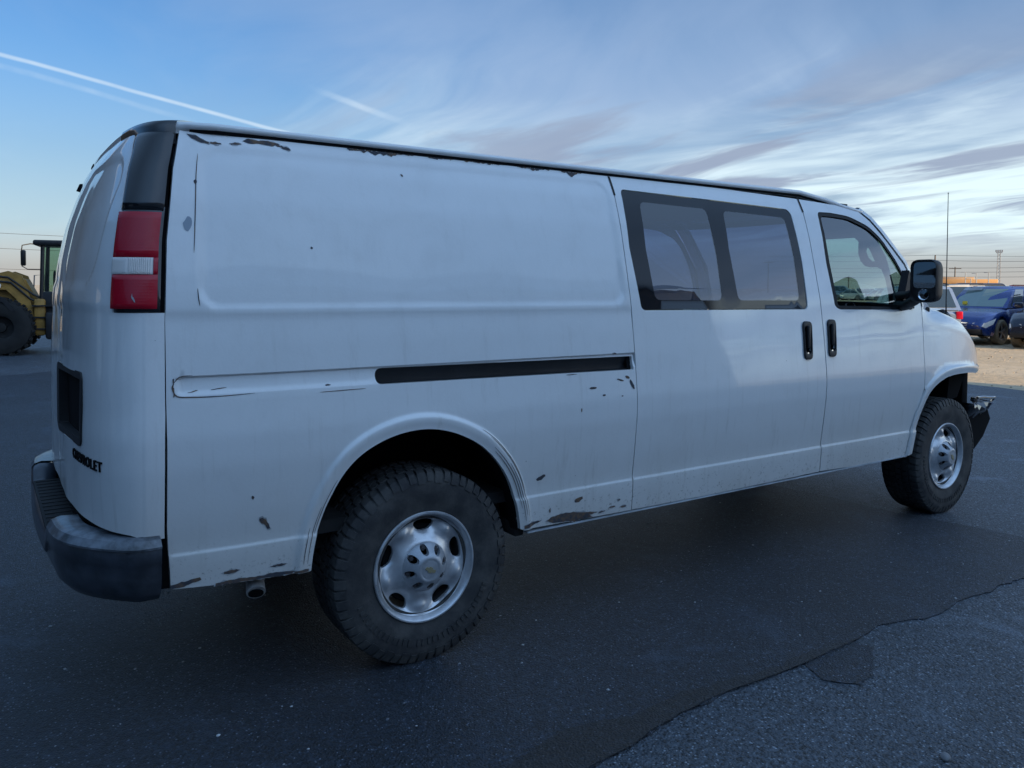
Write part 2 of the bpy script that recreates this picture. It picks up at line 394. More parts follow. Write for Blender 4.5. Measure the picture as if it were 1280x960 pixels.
def panel(name, outline, holes, surf, ma, parent, h=.014, thick=.022, rings=(), inward=None, ang=40, extra=None, label=None, flip=False, hemhole=True):
    """sheet cut out of a curved surface: outline and holes in (u, v), surf maps arrays (u, v) -> (n, 3)"""
    out = dens_(outline, h); hs = [dens_(q, h*.8) for q in holes]
    O = np.array(out); lo = O.min(0); hi = O.max(0)
    gx, gy = np.meshgrid(np.arange(lo[0]+h*.5, hi[0], h), np.arange(lo[1]+h*.5, hi[1], h)); G = np.stack([gx.ravel(), gy.ravel()], 1)
    G[:, 0] += np.where((np.arange(len(G)) % 2) > 0, 1e-4, 0)
    if len(rings):
        Rg = np.concatenate([np.asarray(q, float) for q in rings])
        keep = np.ones(len(G), bool)
        cell = {}
        for q in Rg: cell[(int(q[0]//h), int(q[1]//h))] = 1
        keep = np.array([not any((int(g[0]//h)+a, int(g[1]//h)+b) in cell for a, b in ((0, 0), (1, 0), (-1, 0), (0, 1), (0, -1))) for g in G])
        G = np.concatenate([G[keep], Rg])
    if extra is not None: G = np.concatenate([G, extra])
    ok = inpoly(G, out); d = distpoly(G, out); ok &= d > h*.45
    for q in hs:
        ok &= ~inpoly(G, q); ok &= distpoly(G, q) > h*.4
    G = G[ok]
    vs = [Vector(q) for q in out]; es = [(i, (i+1) % len(out)) for i in range(len(out))]; loops = [list(range(len(out)))]
    for q in hs:
        b = len(vs); vs += [Vector(k) for k in q]; es += [(b+i, b+(i+1) % len(q)) for i in range(len(q))]; loops.append(list(range(b, b+len(q))))
    nb = len(vs); vs += [Vector(q) for q in G]
    rv, re, rf, ov, oe, of = delaunay_2d_cdt(vs, es, [], 0, 1e-7)
    V2 = np.array([tuple(q) for q in rv]); T = np.array([f for f in rf if len(f) == 3])
    cen = V2[T].mean(1); k = inpoly(cen, out)
    for q in hs: k &= ~inpoly(cen, q)
    T = T[k]
    mp = {}
    for i, o_ in enumerate(ov):
        for q in o_: mp.setdefault(q, i)
    P3 = surf(V2[:, 0], V2[:, 1]); used = np.unique(T); re_ = -np.ones(len(V2), int); re_[used] = np.arange(len(used))
    verts = list(P3[used]); faces = [tuple(int(re_[q]) for q in f) for f in T]
    if flip: faces = [f[::-1] for f in faces]
    if thick:
        inv = inward if inward is not None else (lambda P: np.tile((0, 1., 0), (len(P), 1)))
        for li, lp in enumerate(loops):
            if li and not hemhole: continue
            ids = [re_[mp[q]] for q in lp if q in mp and re_[mp[q]] >= 0]; P = np.array([verts[i] for i in ids])
            # rounded edge: first a small roll, then straight in
            I = inv(P); b = len(verts); verts += list(P+I*.004); verts += list(P+I*thick); n = len(ids)
            for i in range(n):
                j = (i+1) % n
                faces.append((ids[i], ids[j], b+j, b+i)); faces.append((b+i, b+j, b+n+j, b+n+i))
    me = mesh(name, verts, faces, ma, parent, True, ang, label=label)
    return me

# ================================================================== GROUND
M['primer'] = mat('bare_primer', (.40, .41, .42), .7, var=.3, vscale=30)
M['as_old'] = asphalt('old_grey_asphalt', (.070, .090, .116), (.104, .130, .164), (.40, .46, .54), 95, .80, .006)
M['as_new'] = asphalt('dark_patched_asphalt', (.017, .026, .041), (.034, .050, .076), (.26, .31, .40), 120, .90, .005)
M['as_tar'] = asphalt('tarred_seam', (.012, .015, .020), (.020, .024, .031), (.11, .12, .14), 110, .92, .004)
M['dirt'] = dirt_mat()
def sheet(name, poly, z, ma, jag=0., step=.3, kind='structure', thick=.0):
    P = dens_(poly, step)
    if jag: P = [(x+rng.normal()*jag, y+rng.normal()*jag) for x, y in P]
    vs = [(x, y, z) for x, y in P]; n = len(vs); fs = [tuple(range(n))]
    if thick:
        vs += [(x, y, z-thick) for x, y in P]; fs += [(i, i+n, (i+1) % n+n, (i+1) % n) for i in range(n)]
    o = mesh(name, vs, fs, ma, None, False); o['kind'] = kind
    bm = bmesh.new(); bm.from_mesh(o.data); bmesh.ops.triangulate(bm, faces=[f for f in bm.faces if len(f.verts) > 4]); bmesh.ops.recalc_face_normals(bm, faces=bm.faces)
    for f in bm.faces:
        if abs(f.normal.z) > .5 and f.normal.z < 0 and not thick: f.normal_flip()
    bm.to_mesh(o.data); bm.free()
    return o
g = mesh('ground', [(-4000, -4000, -.004), (4000, -4000, -.004), (4000, 4000, -.004), (-4000, 4000, -.004)], [(0, 1, 2, 3)], M['dirt'], None, False); g['kind'] = 'structure'
sheet('asphalt_lot', [(-40, -14), (11.6, -14), (11.9, -6), (11.4, 0), (11.9, 4), (11.2, 12), (12.5, 28), (-40, 28)], .000, M['as_old'], .12, 1.0)
def jagline(pts, h, a, seed):
    r = np.random.RandomState(seed); out = []
    w_ = 0
    for i in range(len(pts)-1):
        p = np.array(pts[i]); q = np.array(pts[i+1]); k = max(1, int(np.hypot(*(q-p))/h))
        for j in range(k):
            w_ = w_*.75+r.normal()*a; s_ = p+(q-p)*j/k; d = (q-p)/np.hypot(*(q-p)); out.append((s_[0]-d[1]*w_, s_[1]+d[0]*w_))
    out.append(pts[-1]); return out
edge = [(-30, -2.2), (-6, -1.95), (-1.0, -1.86), (.19, -1.86), (.56, -1.80), (.81, -1.79), (1.06, -1.795), (1.29, -1.80), (1.66, -1.79), (1.88, -1.77), (2.24, -1.85), (2.43, -1.82), (2.66, -1.82), (3.07, -1.83), (3.95, -1.87)]
side_ = [(3.95, -1.87), (3.81, -1.5), (3.73, -1.16), (3.66, -.85), (3.5, .4), (3.2, 3.5), (3.0, 8), (2.7, 12.6), (-.5, 12.15), (-1.22, 11.83), (-8, 11.0), (-30, 9)]
pe = jagline(edge, .035, .006, 3)+jagline(side_, .25, .02, 4)[1:]
sheet('asphalt_patch', pe, .006, M['as_new'], 0, .5, thick=.006)
sheet('asphalt_chip', jagline([(1.27, -1.79), (1.22, -1.92), (1.30, -2.03), (1.40, -2.02), (1.46, -1.99), (1.55, -1.93), (1.63, -1.87), (1.62, -1.79)], .02, .004, 9), .004, M['as_new'], 0, .5)
bt = jagline([(-.5, -1.872), (.19, -1.865), (.56, -1.805), (.81, -1.797), (1.06, -1.80), (1.29, -1.803), (1.66, -1.793)], .05, .004, 11)
tp = jagline([(1.66, -1.787), (1.29, -1.77), (1.06, -1.745), (.85, -1.71), (.56, -1.70), (.3, -1.71), (.0, -1.74), (-.5, -1.80)], .05, .012, 12)
sheet('tar_seam', bt+tp, .0095, M['as_tar'], 0, .5)

# loose gravel and pale crumbs on the asphalt (uncountable)
def ico(r, seed):
    rr = np.random.RandomState(seed); bm = bmesh.new(); bmesh.ops.create_icosphere(bm, subdivisions=1, radius=1)
    vs = [np.array(v_.co)*(1+rr.uniform(-.25, .25))*r for v_ in bm.verts]; fs = [[q.index for q in f.verts] for f in bm.faces]; bm.free(); return vs, fs
def scatter(name, n, xr_, yr_, rmin, rmax, ma, seed, zoff=.006):
    rr = np.random.RandomState(seed); B = MB(); protos = [ico(1, s_) for s_ in range(5)]
    for i in range(n):
        vs, fs = protos[rr.randint(5)]; r = rmin+(rmax-rmin)*rr.rand()**3
        x = rr.uniform(*xr_); y = rr.uniform(*yr_); a = rr.rand()*6.28; f = (1, rr.uniform(.6, 1), rr.uniform(.35, .6))
        c_, s_ = math.cos(a), math.sin(a)
        B.add([(x+(q[0]*c_-q[1]*s_)*r, y+(q[0]*s_+q[1]*c_)*r*f[1], zoff+q[2]*r*f[2]+r*.2) for q in vs], fs)
    o = B.build(name, ma, None, True, 60, fix=False); o['kind'] = 'stuff'; return o
M['crumb'] = mat('grey_gravel', (.14, .15, .17), .8, var=.4, vscale=3)
M['pale'] = mat('pale_crumbs', (.42, .44, .46), .7, var=.3, vscale=3)
tag(scatter('gravel', 2600, (-3, 6), (-3.1, 3.5), .0016, .0065, M['crumb'], 21), 'fine dark grit scattered over the asphalt', 'gravel')
tag(scatter('pale_crumbs', 900, (-3, 5), (-3.2, .6), .0018, .0075, M['pale'], 22), 'pale crumbs and chips strewn over the asphalt', 'gravel')
tag(scatter('dirt_stones', 1500, (11.5, 26), (-3, 9), .006, .03, mat('tan_stones', (.36, .29, .21), .9, var=.3), 23, -.002), 'small tan stones lying on the sunlit dirt lot', 'gravel')
vs, fs = ico(1, 3); B = MB(); B.add([(q[0]*.032, q[1]*.021, q[2]*.014+.010) for q in vs], fs)
o = B.build('pebble', mat('pebble_grey', (.20, .20, .21), .7, var=.2, vscale=40), None, True, 80); o.location = (1.09, -2.46, 0); o.rotation_euler = (0, 0, .5)
sub = o.modifiers.new('s', 'SUBSURF'); sub.levels = 1; sub.render_levels = 2
tag(o, 'smooth grey pebble lying on the pale asphalt at the lower right', 'pebble')

# ================================================================== VAN
van = empty('cargo_van', 'long white cargo van with scraped paint, missing front bumper and two tinted side windows', 'van')
WZ = np.array([[.20, .93], [.475, .966], [.585, .974], [.62, .972], [.75, .988], [.90, 1.003], [1.0, 1.004], [1.22, .979], [1.45, .947], [1.63, .908], [1.81, .867], [1.95, .825], [2.04, .782], [2.10, .745], [2.2, .68]])
_zz = np.linspace(.1, 2.3, 1101); _w = np.interp(_zz, WZ[:, 0], WZ[:, 1]); _k = np.exp(-.5*(np.arange(-30, 31)*.002/.018)**2); _k /= _k.sum()
_w2 = np.convolve(np.pad(_w, 30, 'edge'), _k, 'valid')
def wz(z): return np.interp(z, _zz, _w2)
def ss(x, a, b): q = np.clip((x-a)/(b-a), 0, 1); return q*q*(3-2*q)
TX = [3.40, 3.56, 3.9, 4.2, 4.5, 4.7, 4.85]; TT = [1.41, 1.402, 1.375, 1.315, 1.195, 1.10, 1.02]
def topz(x): return np.interp(x, TX, TT)
def tap(x):
    x = np.asarray(x, float)
    return np.where(x < -.5, .03*((-.5-x)/.5)**2, 0)+np.where(x > 3.75, .26*(x-3.75)**2, 0)
ARCH_R = [(-.483, .44), (-.481, .474), (-.469, .568), (-.446, .654), (-.413, .735), (-.36, .822), (-.293, .885), (-.203, .929), (-.103, .952), (.001, .952), (.11, .924), (.225, .864), (.316, .779), (.38, .685), (.418, .585), (.44, .483), (.442, .44)]
ARCH_F = [(3.462, .40), (3.474, .442), (3.517, .646), (3.582, .790), (3.655, .870), (3.77, .922), (3.90, .943), (4.105, .943), (4.30, .93), (4.60, .90)]
def spl(pts, n=6):
    P = np.array(pts, float); out = []
    for i in range(len(P)-1):
        p0 = P[max(i-1, 0)]; p1 = P[i]; p2 = P[i+1]; p3 = P[min(i+2, len(P)-1)]
        for j in range(n):
            q = j/n; out.append(tuple(.5*((2*p1)+(-p0+p2)*q+(2*p0-5*p1+4*p2-p3)*q*q+(-p0+3*p1-3*p2+p3)*q**3)))
    out.append(tuple(P[-1])); return out
AR = spl(ARCH_R, 9); AF = spl(ARCH_F, 9)
def rrect_sdf(x, z, x0, x1, z0, z1, r):
    cx, cz, hx, hz = (x0+x1)/2, (z0+z1)/2, (x1-x0)/2, (z1-z0)/2
    qx = np.abs(x-cx)-hx+r; qz = np.abs(z-cz)-hz+r
    return np.hypot(np.maximum(qx, 0), np.maximum(qz, 0))+np.minimum(np.maximum(qx, qz), 0)-r
def capsule_sdf(x, z, x0, x1, za, zb):
    return rrect_sdf(x, z, x0, x1, za, zb, (zb-za)/2*.98)
def wave(x, z):
    return .0013*np.sin(2.1*x+1.3*z+.6)*np.sin(3.3*z-.9*x)+.0007*np.sin(7.3*x+2.1)*np.sin(5.7*z+1.0)+.0003*np.sin(13*x-4*z)
def half(x, z, feat=True):
    """half width of the body at station x and height z, with pressed-in features"""
    y = wz(z)-tap(x)
    y = y+.0055*ss(z, .611, .602)*np.ones_like(x)                                   # crease above the sill
    if feat:
        y = y+wave(x, z)
        xs_ = x+(z-1.7)*(-.06)*(x < 0)
        d = rrect_sdf(xs_, z, -.835, 1.055, 1.425, 2.005+.018*np.clip((x+.7)/1.7, 0, 1), .075)
        y = y-.0065*ss(d, .004, -.018)*(x < 1.085)
        d = rrect_sdf(x, z, -.940, 3.2, 1.141, 1.206, .032)
        yy = .0095*ss(d, .001, -.007)*(1-.75*ss(z, 1.175, 1.142)); y = y-yy*(x < 1.085)
        y = y-.0025*ss(z, 1.416, 1.409)*ss(z, 1.30, 1.40)*(x < 1.085)                # soft belt break
        P = np.stack([np.ravel(x), np.ravel(z)], 1); near = (P[:, 1] < 1.12)
        for A_, amp in ((AR, .013), (AF, .014)):
            dd = np.full(len(P), 9.)
            if near.any(): dd[near] = distpoly(P[near], A_, False)
            lip = amp*ss(dd, .066, .046)*(.55+.45*ss(dd, .0, .04))
            y = y+lip.reshape(np.shape(y))
        y = y-.010*ss(z, 1.385, 1.40)*(x > 3.6)*0
    return y
def S(x, z):
    x = np.asarray(x, float); z = np.asarray(z, float)
    return np.stack([x, -half(x, z), z], 1)
def SL(x, z):   # left side, mirrored, without features
    x = np.asarray(x, float); z = np.asarray(z, float)
    return np.stack([x, half(x, z, False), z], 1)
def ringset(poly, ds, h=.012, closed=True):
    P = dens_(poly, h) if closed else dens_(poly, h)[:-max(1, int(np.hypot(*(np.array(poly[-1])-np.array(poly[0])))/h))]
    return [offs(P, d) for d in ds]

SEAM_R = [(-.956, .494), (-.967, .70), (-.968, .87), (-.967, 1.133), (-.961, 1.395), (-.943, 1.662), (-.909, 1.913), (-.876, 2.055)]
# --- rear quarter panel ------------------------------------------------
out = [(x+.004, z) for x, z in SEAM_R][::-1]
quarter = [(1.083, 2.055), (1.083, 1.21), (1.083, .457), (.46, .466)]+[(x, z) for x, z in AR[::-1] if z > .470]+[(-.488, .472), (-.729, .478), (-.952, .492)]+[(x+.004, z) for x, z in SEAM_R[1:]]
slot = fillet([(-.228, 1.139), (1.072, 1.128), (1.072, 1.190), (-.228, 1.199)], [.03, .002, .002, .03])
arch_rings = [offs(AR, d) for d in (.008, .016, .024, .032, .040, .046, .051, .056, .061, .066, .073)]
arch_rings += [offs(AR, -d) for d in (.008, .016, .024, .032, .040, .046, .051, .056, .061, .066, .073)]
line_rings = [np.stack([np.arange(-.96, 1.09, .012), np.full(171, z)], 1) for z in (.598, .602, .6065, .611, .616, 1.139, 1.143, 1.150, 1.158, 1.196, 1.2005, 1.204, 1.2075, 1.410, 1.417)]
panel('rear_quarter_panel', quarter, [slot], S, M['white'], van, h=.0135, rings=arch_rings+line_rings, thick=.02)
# track slot
B = MB(); xs_ = np.linspace(-.24, 1.078, 40)
sec = [(.004, .034), (.030, .032), (.034, .0), (.030, -.028), (.006, -.034), (.002, -.028), (.018, -.022), (.020, .0)]
vs = []
for x in xs_:
    y0 = float(half(np.array([x]), np.array([1.25]), False)[0])-.012; zc = 1.165-.0075*(x+.22)
    for a, b in sec: vs.append((x, -y0+a, zc+b))
k = len(sec); fs = [(i*k+j, i*k+(j+1) % k, (i+1)*k+(j+1) % k, (i+1)*k+j) for i in range(len(xs_)-1) for j in range(k)]
B.add(vs, fs); B.build('sliding_door_track', M['black'], van)
# --- sliding door -------------------------------------------------------
D0, D1 = 1.088, 2.527
door_out = [(D0, .458), (1.7, .455), (2.525, .461), (D1, .97), (D1+.002, 1.47), (D1+.003, 2.035), (1.8, 2.052), (D0, 2.058)]
WIN = fillet([(1.150, 1.403), (2.412, 1.394), (2.428, 1.66), (2.415, 1.965), (1.84, 1.978), (1.133, 1.990), (1.122, 1.70)], [.03, .03, 0, .05, 0, .03, 0])
HS = fillet([(2.335, 1.118), (2.405, 1.112), (2.425, 1.327), (2.345, 1.330)], .03)
HF = fillet([(2.556, 1.122), (2.626, 1.120), (2.648, 1.334), (2.570, 1.336)], .03)
lr = [np.stack([np.arange(1.09, 2.53, .012), np.full(120, z)], 1) for z in (.598, .602, .6065, .611, .616)]
sld = panel('sliding_door', door_out, [WIN, offs(HS, -.012)], S, M['white'], van, h=.0145, rings=lr)
# --- front door ---------------------------------------------------------
F0 = 2.533
fd_out = [(F0, .462), (3.05, .447), (3.405, .447), (3.418, .50), (3.44, .60), (3.475, .71), (3.52, .80), (3.556, .872), (3.553, .93), (3.556, 1.10), (3.580, 1.375), (3.572, 1.44), (3.462, 1.665), (3.262, 1.865), (3.185, 1.935), (3.09, 1.995), (3.0, 2.015), (F0+.004, 2.035)]
FW = fillet([(2.706, 1.390), (3.476, 1.380), (3.484, 1.52), (3.385, 1.690), (3.262, 1.830), (3.155, 1.903), (2.971, 1.957), (2.800, 1.968), (2.668, 1.966), (2.649, 1.66), (2.664, 1.41)], [.03, .02, .03, .05, .05, .05, .05, 0, .03, 0, .03])
lr = [np.stack([np.arange(2.54, 3.45, .012), np.full(76, z)], 1) for z in (.598, .602, .6065, .611, .616)]
fdo = panel('front_door', fd_out, [FW, offs(HF, -.012)], S, M['white'], van, h=.0145, rings=lr)

# --- front wing: (x, s) sheet whose top rolls over into the bonnet ------
RF = .13
def SF(x, s):
    x = np.asarray(x, float); s = np.asarray(s, float); T = topz(x); z0 = T-RF; a = np.clip((s-z0)/RF, 0, PI/2)
    zz_ = np.where(s > z0, z0+RF*np.sin(a), s); y = half(x, np.minimum(s, z0))-RF*(1-np.cos(a))
    # blend to the door at the rear
    y2 = half(x, np.minimum(zz_, 1.42)); b = ss(x, 3.80, 3.56); yy = y*(1-b)+(y2-.0)*b
    return np.stack([x, -np.where(s > z0, yy, y*(1-0)), zz_], 1)
xs_ = np.linspace(3.566, 4.80, 40)
wing = [(3.561, .885), (3.561, 1.10), (3.586, 1.37)]+[(x, float(topz(x))-RF+RF*PI/2-.01) for x in np.linspace(3.60, 4.80, 30)]+[(4.80, .985), (4.62, .93), (4.50, .92)]+[q for q in AF[::-1] if q[0] < 4.47 and q[0] > 3.56 and q[1] > .80]
wing = [q for q in wing]
leg = [q for q in AF if q[0] < 3.59 and q[1] > .452]
wing_rear = [(3.412, .452)]+leg+[(3.570, .868), (3.526, .80), (3.481, .71), (3.446, .60), (3.424, .50)]
panel('front_wing', wing, [], SF, M['white'], van, h=.016, rings=[offs(AF, d) for d in (.01, .02, .03, .04, .048, .055, .062)]+[offs(AF, -d) for d in (.01, .02, .03, .04, .048, .055, .062)])
panel('wing_lower_strip', wing_rear, [], S, M['white'], van, h=.010)
# bonnet: from the wing roll to the centre, both sides, slightly sprung open
vs = []; nx, ny = 34, 21
for i, x in enumerate(np.linspace(3.70, 4.83, nx)):
    T = float(topz(x)); Wd = float(wz(T-RF)-tap(x))-RF-.006
    for j in range(ny):
        q = -1+2*j/(ny-1); vs.append((x, q*Wd, T+.030*(1-abs(q)**2.2)+.004+.040*float(ss(np.array(x), 3.95, 4.15)*ss(np.array(x), 4.62, 4.40))))
fs = [(i*ny+j, (i+1)*ny+j, (i+1)*ny+j+1, i*ny+j+1) for i in range(nx-1) for j in range(ny-1)]
b = len(vs); edge_ = [(nx-1)*ny+j for j in range(ny)]; vs += [(vs[i][0]+.02, vs[i][1], vs[i][2]-.12) for i in edge_]; fs += [(edge_[j], b+j, b+j+1, edge_[j+1]) for j in range(ny-1)]
mesh('bonnet', vs, fs, M['white'], van)
# dark engine bay block under the bonnet and a radiator support
B = MB(); B.box((4.2, 0, .98), (.95, 1.15, .50), bev=.02); B.box((4.62, 0, .82), (.08, 1.45, .36), bev=.01); B.box((3.64, 0, 1.14), (.10, 1.72, .40)); B.build('engine_bay', M['void'], van)
for y in (-.58, .58): MB().box((4.60, y, 1.02), (.16, .26, .20), bev=.03).build('headlamp_pocket', M['black'], van)

# --- left side -----------------------------------------------------------
LW = FW
left_out = [(-.955, .49), (-.967, .9), (-.961, 1.395), (-.943, 1.662), (-.909, 1.913), (-.876, 2.055), (F0, 2.055), (3.0, 2.015), (3.10, 1.99), (3.262, 1.865), (3.462, 1.665), (3.572, 1.44), (3.70, 1.30), (4.0, 1.26), (4.5, 1.07), (4.8, .96)]+[q for q in AF[::-1] if q[1] > .45]+[(3.40, .45), (.46, .466)]+[q for q in AR[::-1] if q[1] > .470]+[(-.488, .472)]
panel('left_side_panel', left_out, [LW], SL, M['white'], van, h=.05, thick=.02, inward=lambda P: np.tile((0, -1., 0), (len(P), 1)))
mesh('left_front_window', [tuple(q) for q in SL([p[0] for p in LW], [p[1] for p in LW])-np.array((0, .006, 0))], [tuple(range(len(LW)))], M['light'], van, False)

# --- rear body surface -----------------------------------------------------
XRZ = np.array([[.3, -1.20], [.6, -1.205], [1.2, -1.21], [1.45, -1.20], [1.6, -1.185], [1.75, -1.155], [1.9, -1.105], [2.0, -1.06], [2.06, -1.02], [2.1, -.99]])
_xr = np.convolve(np.pad(np.interp(_zz, XRZ[:, 0], XRZ[:, 1]), 30, 'edge'), _k, 'valid')
def xrz(z): return np.interp(z, _zz, _xr)
XSZ = np.array([(-.956, .3)]+SEAM_R+[(-.87, 2.1)])
def xsz(z): return np.interp(z, XSZ[:, 1], XSZ[:, 0])
NP = 3.3
def rear(tq, z, off=0., feat=True):
    """t in [-1, 1]: 0 the middle of the back, +1 the right side seam"""
    tq = np.asarray(tq, float); z = np.asarray(z, float); th = np.abs(tq)*PI/2
    a = xsz(z)-xrz(z); b = wz(z)-tap(xsz(z))
    c_ = np.maximum(np.cos(th), 0)**(2/NP); s_ = np.maximum(np.sin(th), 0)**(2/NP)
    x = xsz(z)-a*c_; y = -np.sign(tq)*b*s_
    if feat:
        d = rrect_sdf(np.abs(y), z, .09, .74, 1.50, 1.965, .12); x = x+.007*ss(d, .003, -.02)
        x = x+.004*ss(z, 1.428, 1.420)*(np.abs(tq) < .93)-.0035*ss(z, 1.10, .98)
        x = x+.0022*np.sin(9*y+1.1)*np.sin(1.7*z+.4)+.0012*np.sin(23*y)*np.sin(3.1*z)   # ripples in the thin door skin
    if off:
        nx_ = -c_**(NP-1)/np.maximum(a, .05); ny_ = -np.sign(tq)*s_**(NP-1)/b; L_ = np.hypot(nx_, ny_)+1e-9; x = x+nx_/L_*off; y = y+ny_/L_*off
    return np.stack([x, y, z], 1)
def t_of_y(y, z):
    u_ = min(abs(y)/float(wz(z)-tap(xsz(z))), 1); return math.asin(min(1, u_**(NP/2)))/(PI/2)*(-1 if y > 0 else 1)
KT = 1.25  # (u = t*KT, metres-like)
def RS(u_, v_): return rear(np.asarray(u_)/KT, v_)
def rin(P): return np.tile((1., 0, 0), (len(P), 1))
LE = [(-.862, 1.424), (-.853, 1.473), (-.841, 1.539), (-.817, 1.659), (-.795, 1.762), (-.755, 1.881), (-.714, 1.971), (-.668, 2.020)]
lamp_edge = [(t_of_y(y, z)*KT, z) for y, z in LE]
bot = [(q, .704-.012*ss(np.array(q), .7, 1.2)-.022*ss(np.array(q), 1.0, 1.25)) for q in (.0002, .3, .6, .8, .95, 1.05, 1.15, 1.235)]
rd = [(float(a), float(b)) for a, b in bot]+[(1.237, 1.0), (1.237, 1.418), (lamp_edge[0][0]+.0, 1.418)]+lamp_edge[1:]+[(lamp_edge[-1][0]-.05, 2.043), (.4, 2.052), (.0002, 2.055)]
PLT = fillet([(t_of_y(-.05, 1.0)*KT, .935), (t_of_y(-.665, 1.0)*KT, .955), (t_of_y(-.672, 1.2)*KT, 1.205), (t_of_y(-.05, 1.2)*KT, 1.200)], .03)
rdo = panel('rear_door', rd, [PLT], RS, M['white'], van, h=.0155, inward=rin, flip=True)
rdl = [(-a, b) for a, b in rd][::-1]
panel('rear_door', rdl, [], RS, M['white'], van, h=.03, inward=rin, flip=True)
# licence plate recess: frame and dark back
B = MB(); P0 = np.array(PLT); n = len(P0)
ra = rear(offs(P0, .004)[:, 0]/KT, offs(P0, .004)[:, 1], .006); rb = rear(offs(P0, -.022)[:, 0]/KT, offs(P0, -.022)[:, 1], .005); rc = rb+np.array((.045, 0, 0))
vs = list(ra)+list(rb)+list(rc); fs = [(i, (i+1) % n, n+(i+1) % n, n+i) for i in range(n)]+[(n+i, n+(i+1) % n, 2*n+(i+1) % n, 2*n+i) for i in range(n)]+[tuple(range(2*n, 3*n))]
vs += [tuple(q+np.array((.012, 0, 0))) for q in ra]; fs += [(3*n+i, 3*n+(i+1) % n, (i+1) % n, i) for i in range(n)]
mesh('licence_plate_recess', vs, fs, M['black'], rdo, True, 30)
# lettering on the right rear door
cu = bpy.data.curves.new('letters', 'FONT'); cu.body = 'CHEVROLET'; cu.size = .058; cu.extrude = .003; cu.offset = .0002; cu.space_character = 1.22
ob = bpy.data.objects.new('letters_tmp', cu); COL.objects.link(ob); dg = bpy.context.evaluated_depsgraph_get(); me = bpy.data.meshes.new_from_object(ob.evaluated_get(dg)); COL.objects.unlink(ob)
xsm = [q.co.x for q in me.vertices]; w0 = max(xsm)-min(xsm); kx = .33/w0
for q in me.vertices:
    yy = -.530-(q.co.x-min(xsm))*kx; zz_ = .893+q.co.y*.85
    tt = t_of_y(yy, zz_); P = rear([tt], [zz_], .002+q.co.z)[0]; q.co = P
me.materials.append(M['void']); lo_ = bpy.data.objects.new('lettering', me); link(lo_, rdo)
# tail lamps with black column above, for both corners
def strip(name, z0, z1, ta, tb, off, ma, parent, side, nz=14, nt=14, rim=.010, ribs=0):
    vs = []; fs = []
    zs = np.linspace(z0, z1, nz)
    for z in zs:
        a = ta(z); b = tb(z)
        for j in range(nt):
            q = j/(nt-1); tt = a+(b-a)*q; e = min(1, min(q, 1-q)*8, min(z-z0, z1-z)/.012 if nz > 3 else 1)
            o_ = off-rim*(1-math.sqrt(max(0, 1-(1-max(0, e))**2)))
            if ribs and nt > 20: o_ += .0012*math.cos(j*PI)
            vs.append(rear([tt*side], [z], o_, False)[0])
    for i in range(nz-1):
        for j in range(nt-1):
            f = (i*nt+j, i*nt+j+1, (i+1)*nt+j+1, (i+1)*nt+j); fs.append(f if side > 0 else f[::-1])
    return mesh(name, vs, fs, ma, parent, True, 50)
le_t = lambda z: float(np.interp(z, [q[1] for q in LE], [t_of_y(*q) for q in LE]))
for sd in (1, -1):
    base_ = strip('tail_lamp_housing', 1.418, 1.775, lambda z: le_t(z)+.004, lambda z: .996, .004, M['gloss'], van, sd, rim=.012)
    ta = lambda z: le_t(z)+.014; tb = lambda z: .986
    lmp = strip('tail_lamp', 1.432, 1.545, ta, tb, .017, M['red'], van, sd, rim=.006)
    if sd > 0: lamp_right = lmp
    strip('lens_upper', 1.6015, 1.755, ta, tb, .017, M['red'], lmp, sd, rim=.006)
    sp_ = lambda z: ta(z)+(tb(z)-ta(z))*.44
    strip('lens_edge', 1.5455, 1.601, lambda z: .968, tb, .0165, M['red'], lmp, sd, rim=.004)
    strip('reverse_lens', 1.5455, 1.601, ta, sp_, .0160, M['clear'], lmp, sd, rim=.003)
    strip('ribbed_reverse_lens', 1.5455, 1.601, sp_, lambda z: .968, .0160, M['clear'], lmp, sd, rim=.003, nt=27, ribs=1)
    strip('corner_column_trim', 1.762, 2.052, lambda z: le_t(min(z, 2.02))+.004, lambda z: .993, .008, M['gloss'], van, sd, rim=.010, nz=22)
# chipped spot on the lamp
def patch_rear(pts, z0, tm, sc, ma, name, parent):
    vs = [rear([tm+a*sc/1.2], [z0+b*sc], .0195, False)[0] for a, b in pts]; return mesh(name, vs, [tuple(range(len(vs)))], ma, parent, False)
patch_rear([(-.45, 1.1), (-.25, .35), (.15, .25), (.75, -.35), (1.0, -.8), (.55, -.75), (.1, -.35), (-.5, -.05), (-.75, .35)], 1.466, .875, .016, M['pale'], 'lens_chip', lamp_right)
# hidden structure behind the corner so no light leaks
B = MB()
for sd in (1, -1):
    vs = []
    zs = np.linspace(.5, 2.08, 20); ts = np.linspace(.02, 1.0, 12)
    for z in zs:
        for q in ts: vs.append(rear([q*sd], [z], -.03, False)[0])
    MB().add(vs, [(i*12+j, i*12+j+1, (i+1)*12+j+1, (i+1)*12+j) for i in range(19) for j in range(11)]).build('rear_inner_frame', M['void'], van)
# black drip edge and hinges at the top of the back
for sd, y in ((-1, .62),):
    B = MB(); q = rear([t_of_y(y, 1.97)], [1.97], .0, False)[0]; B.prism([(q[0]-.026, 1.962), (q[0]+.015, 1.950), (q[0]+.02, 2.00), (q[0]-.012, 1.995)], y-.012, y+.012)
    B.build('door_hinge', M['void'], van)

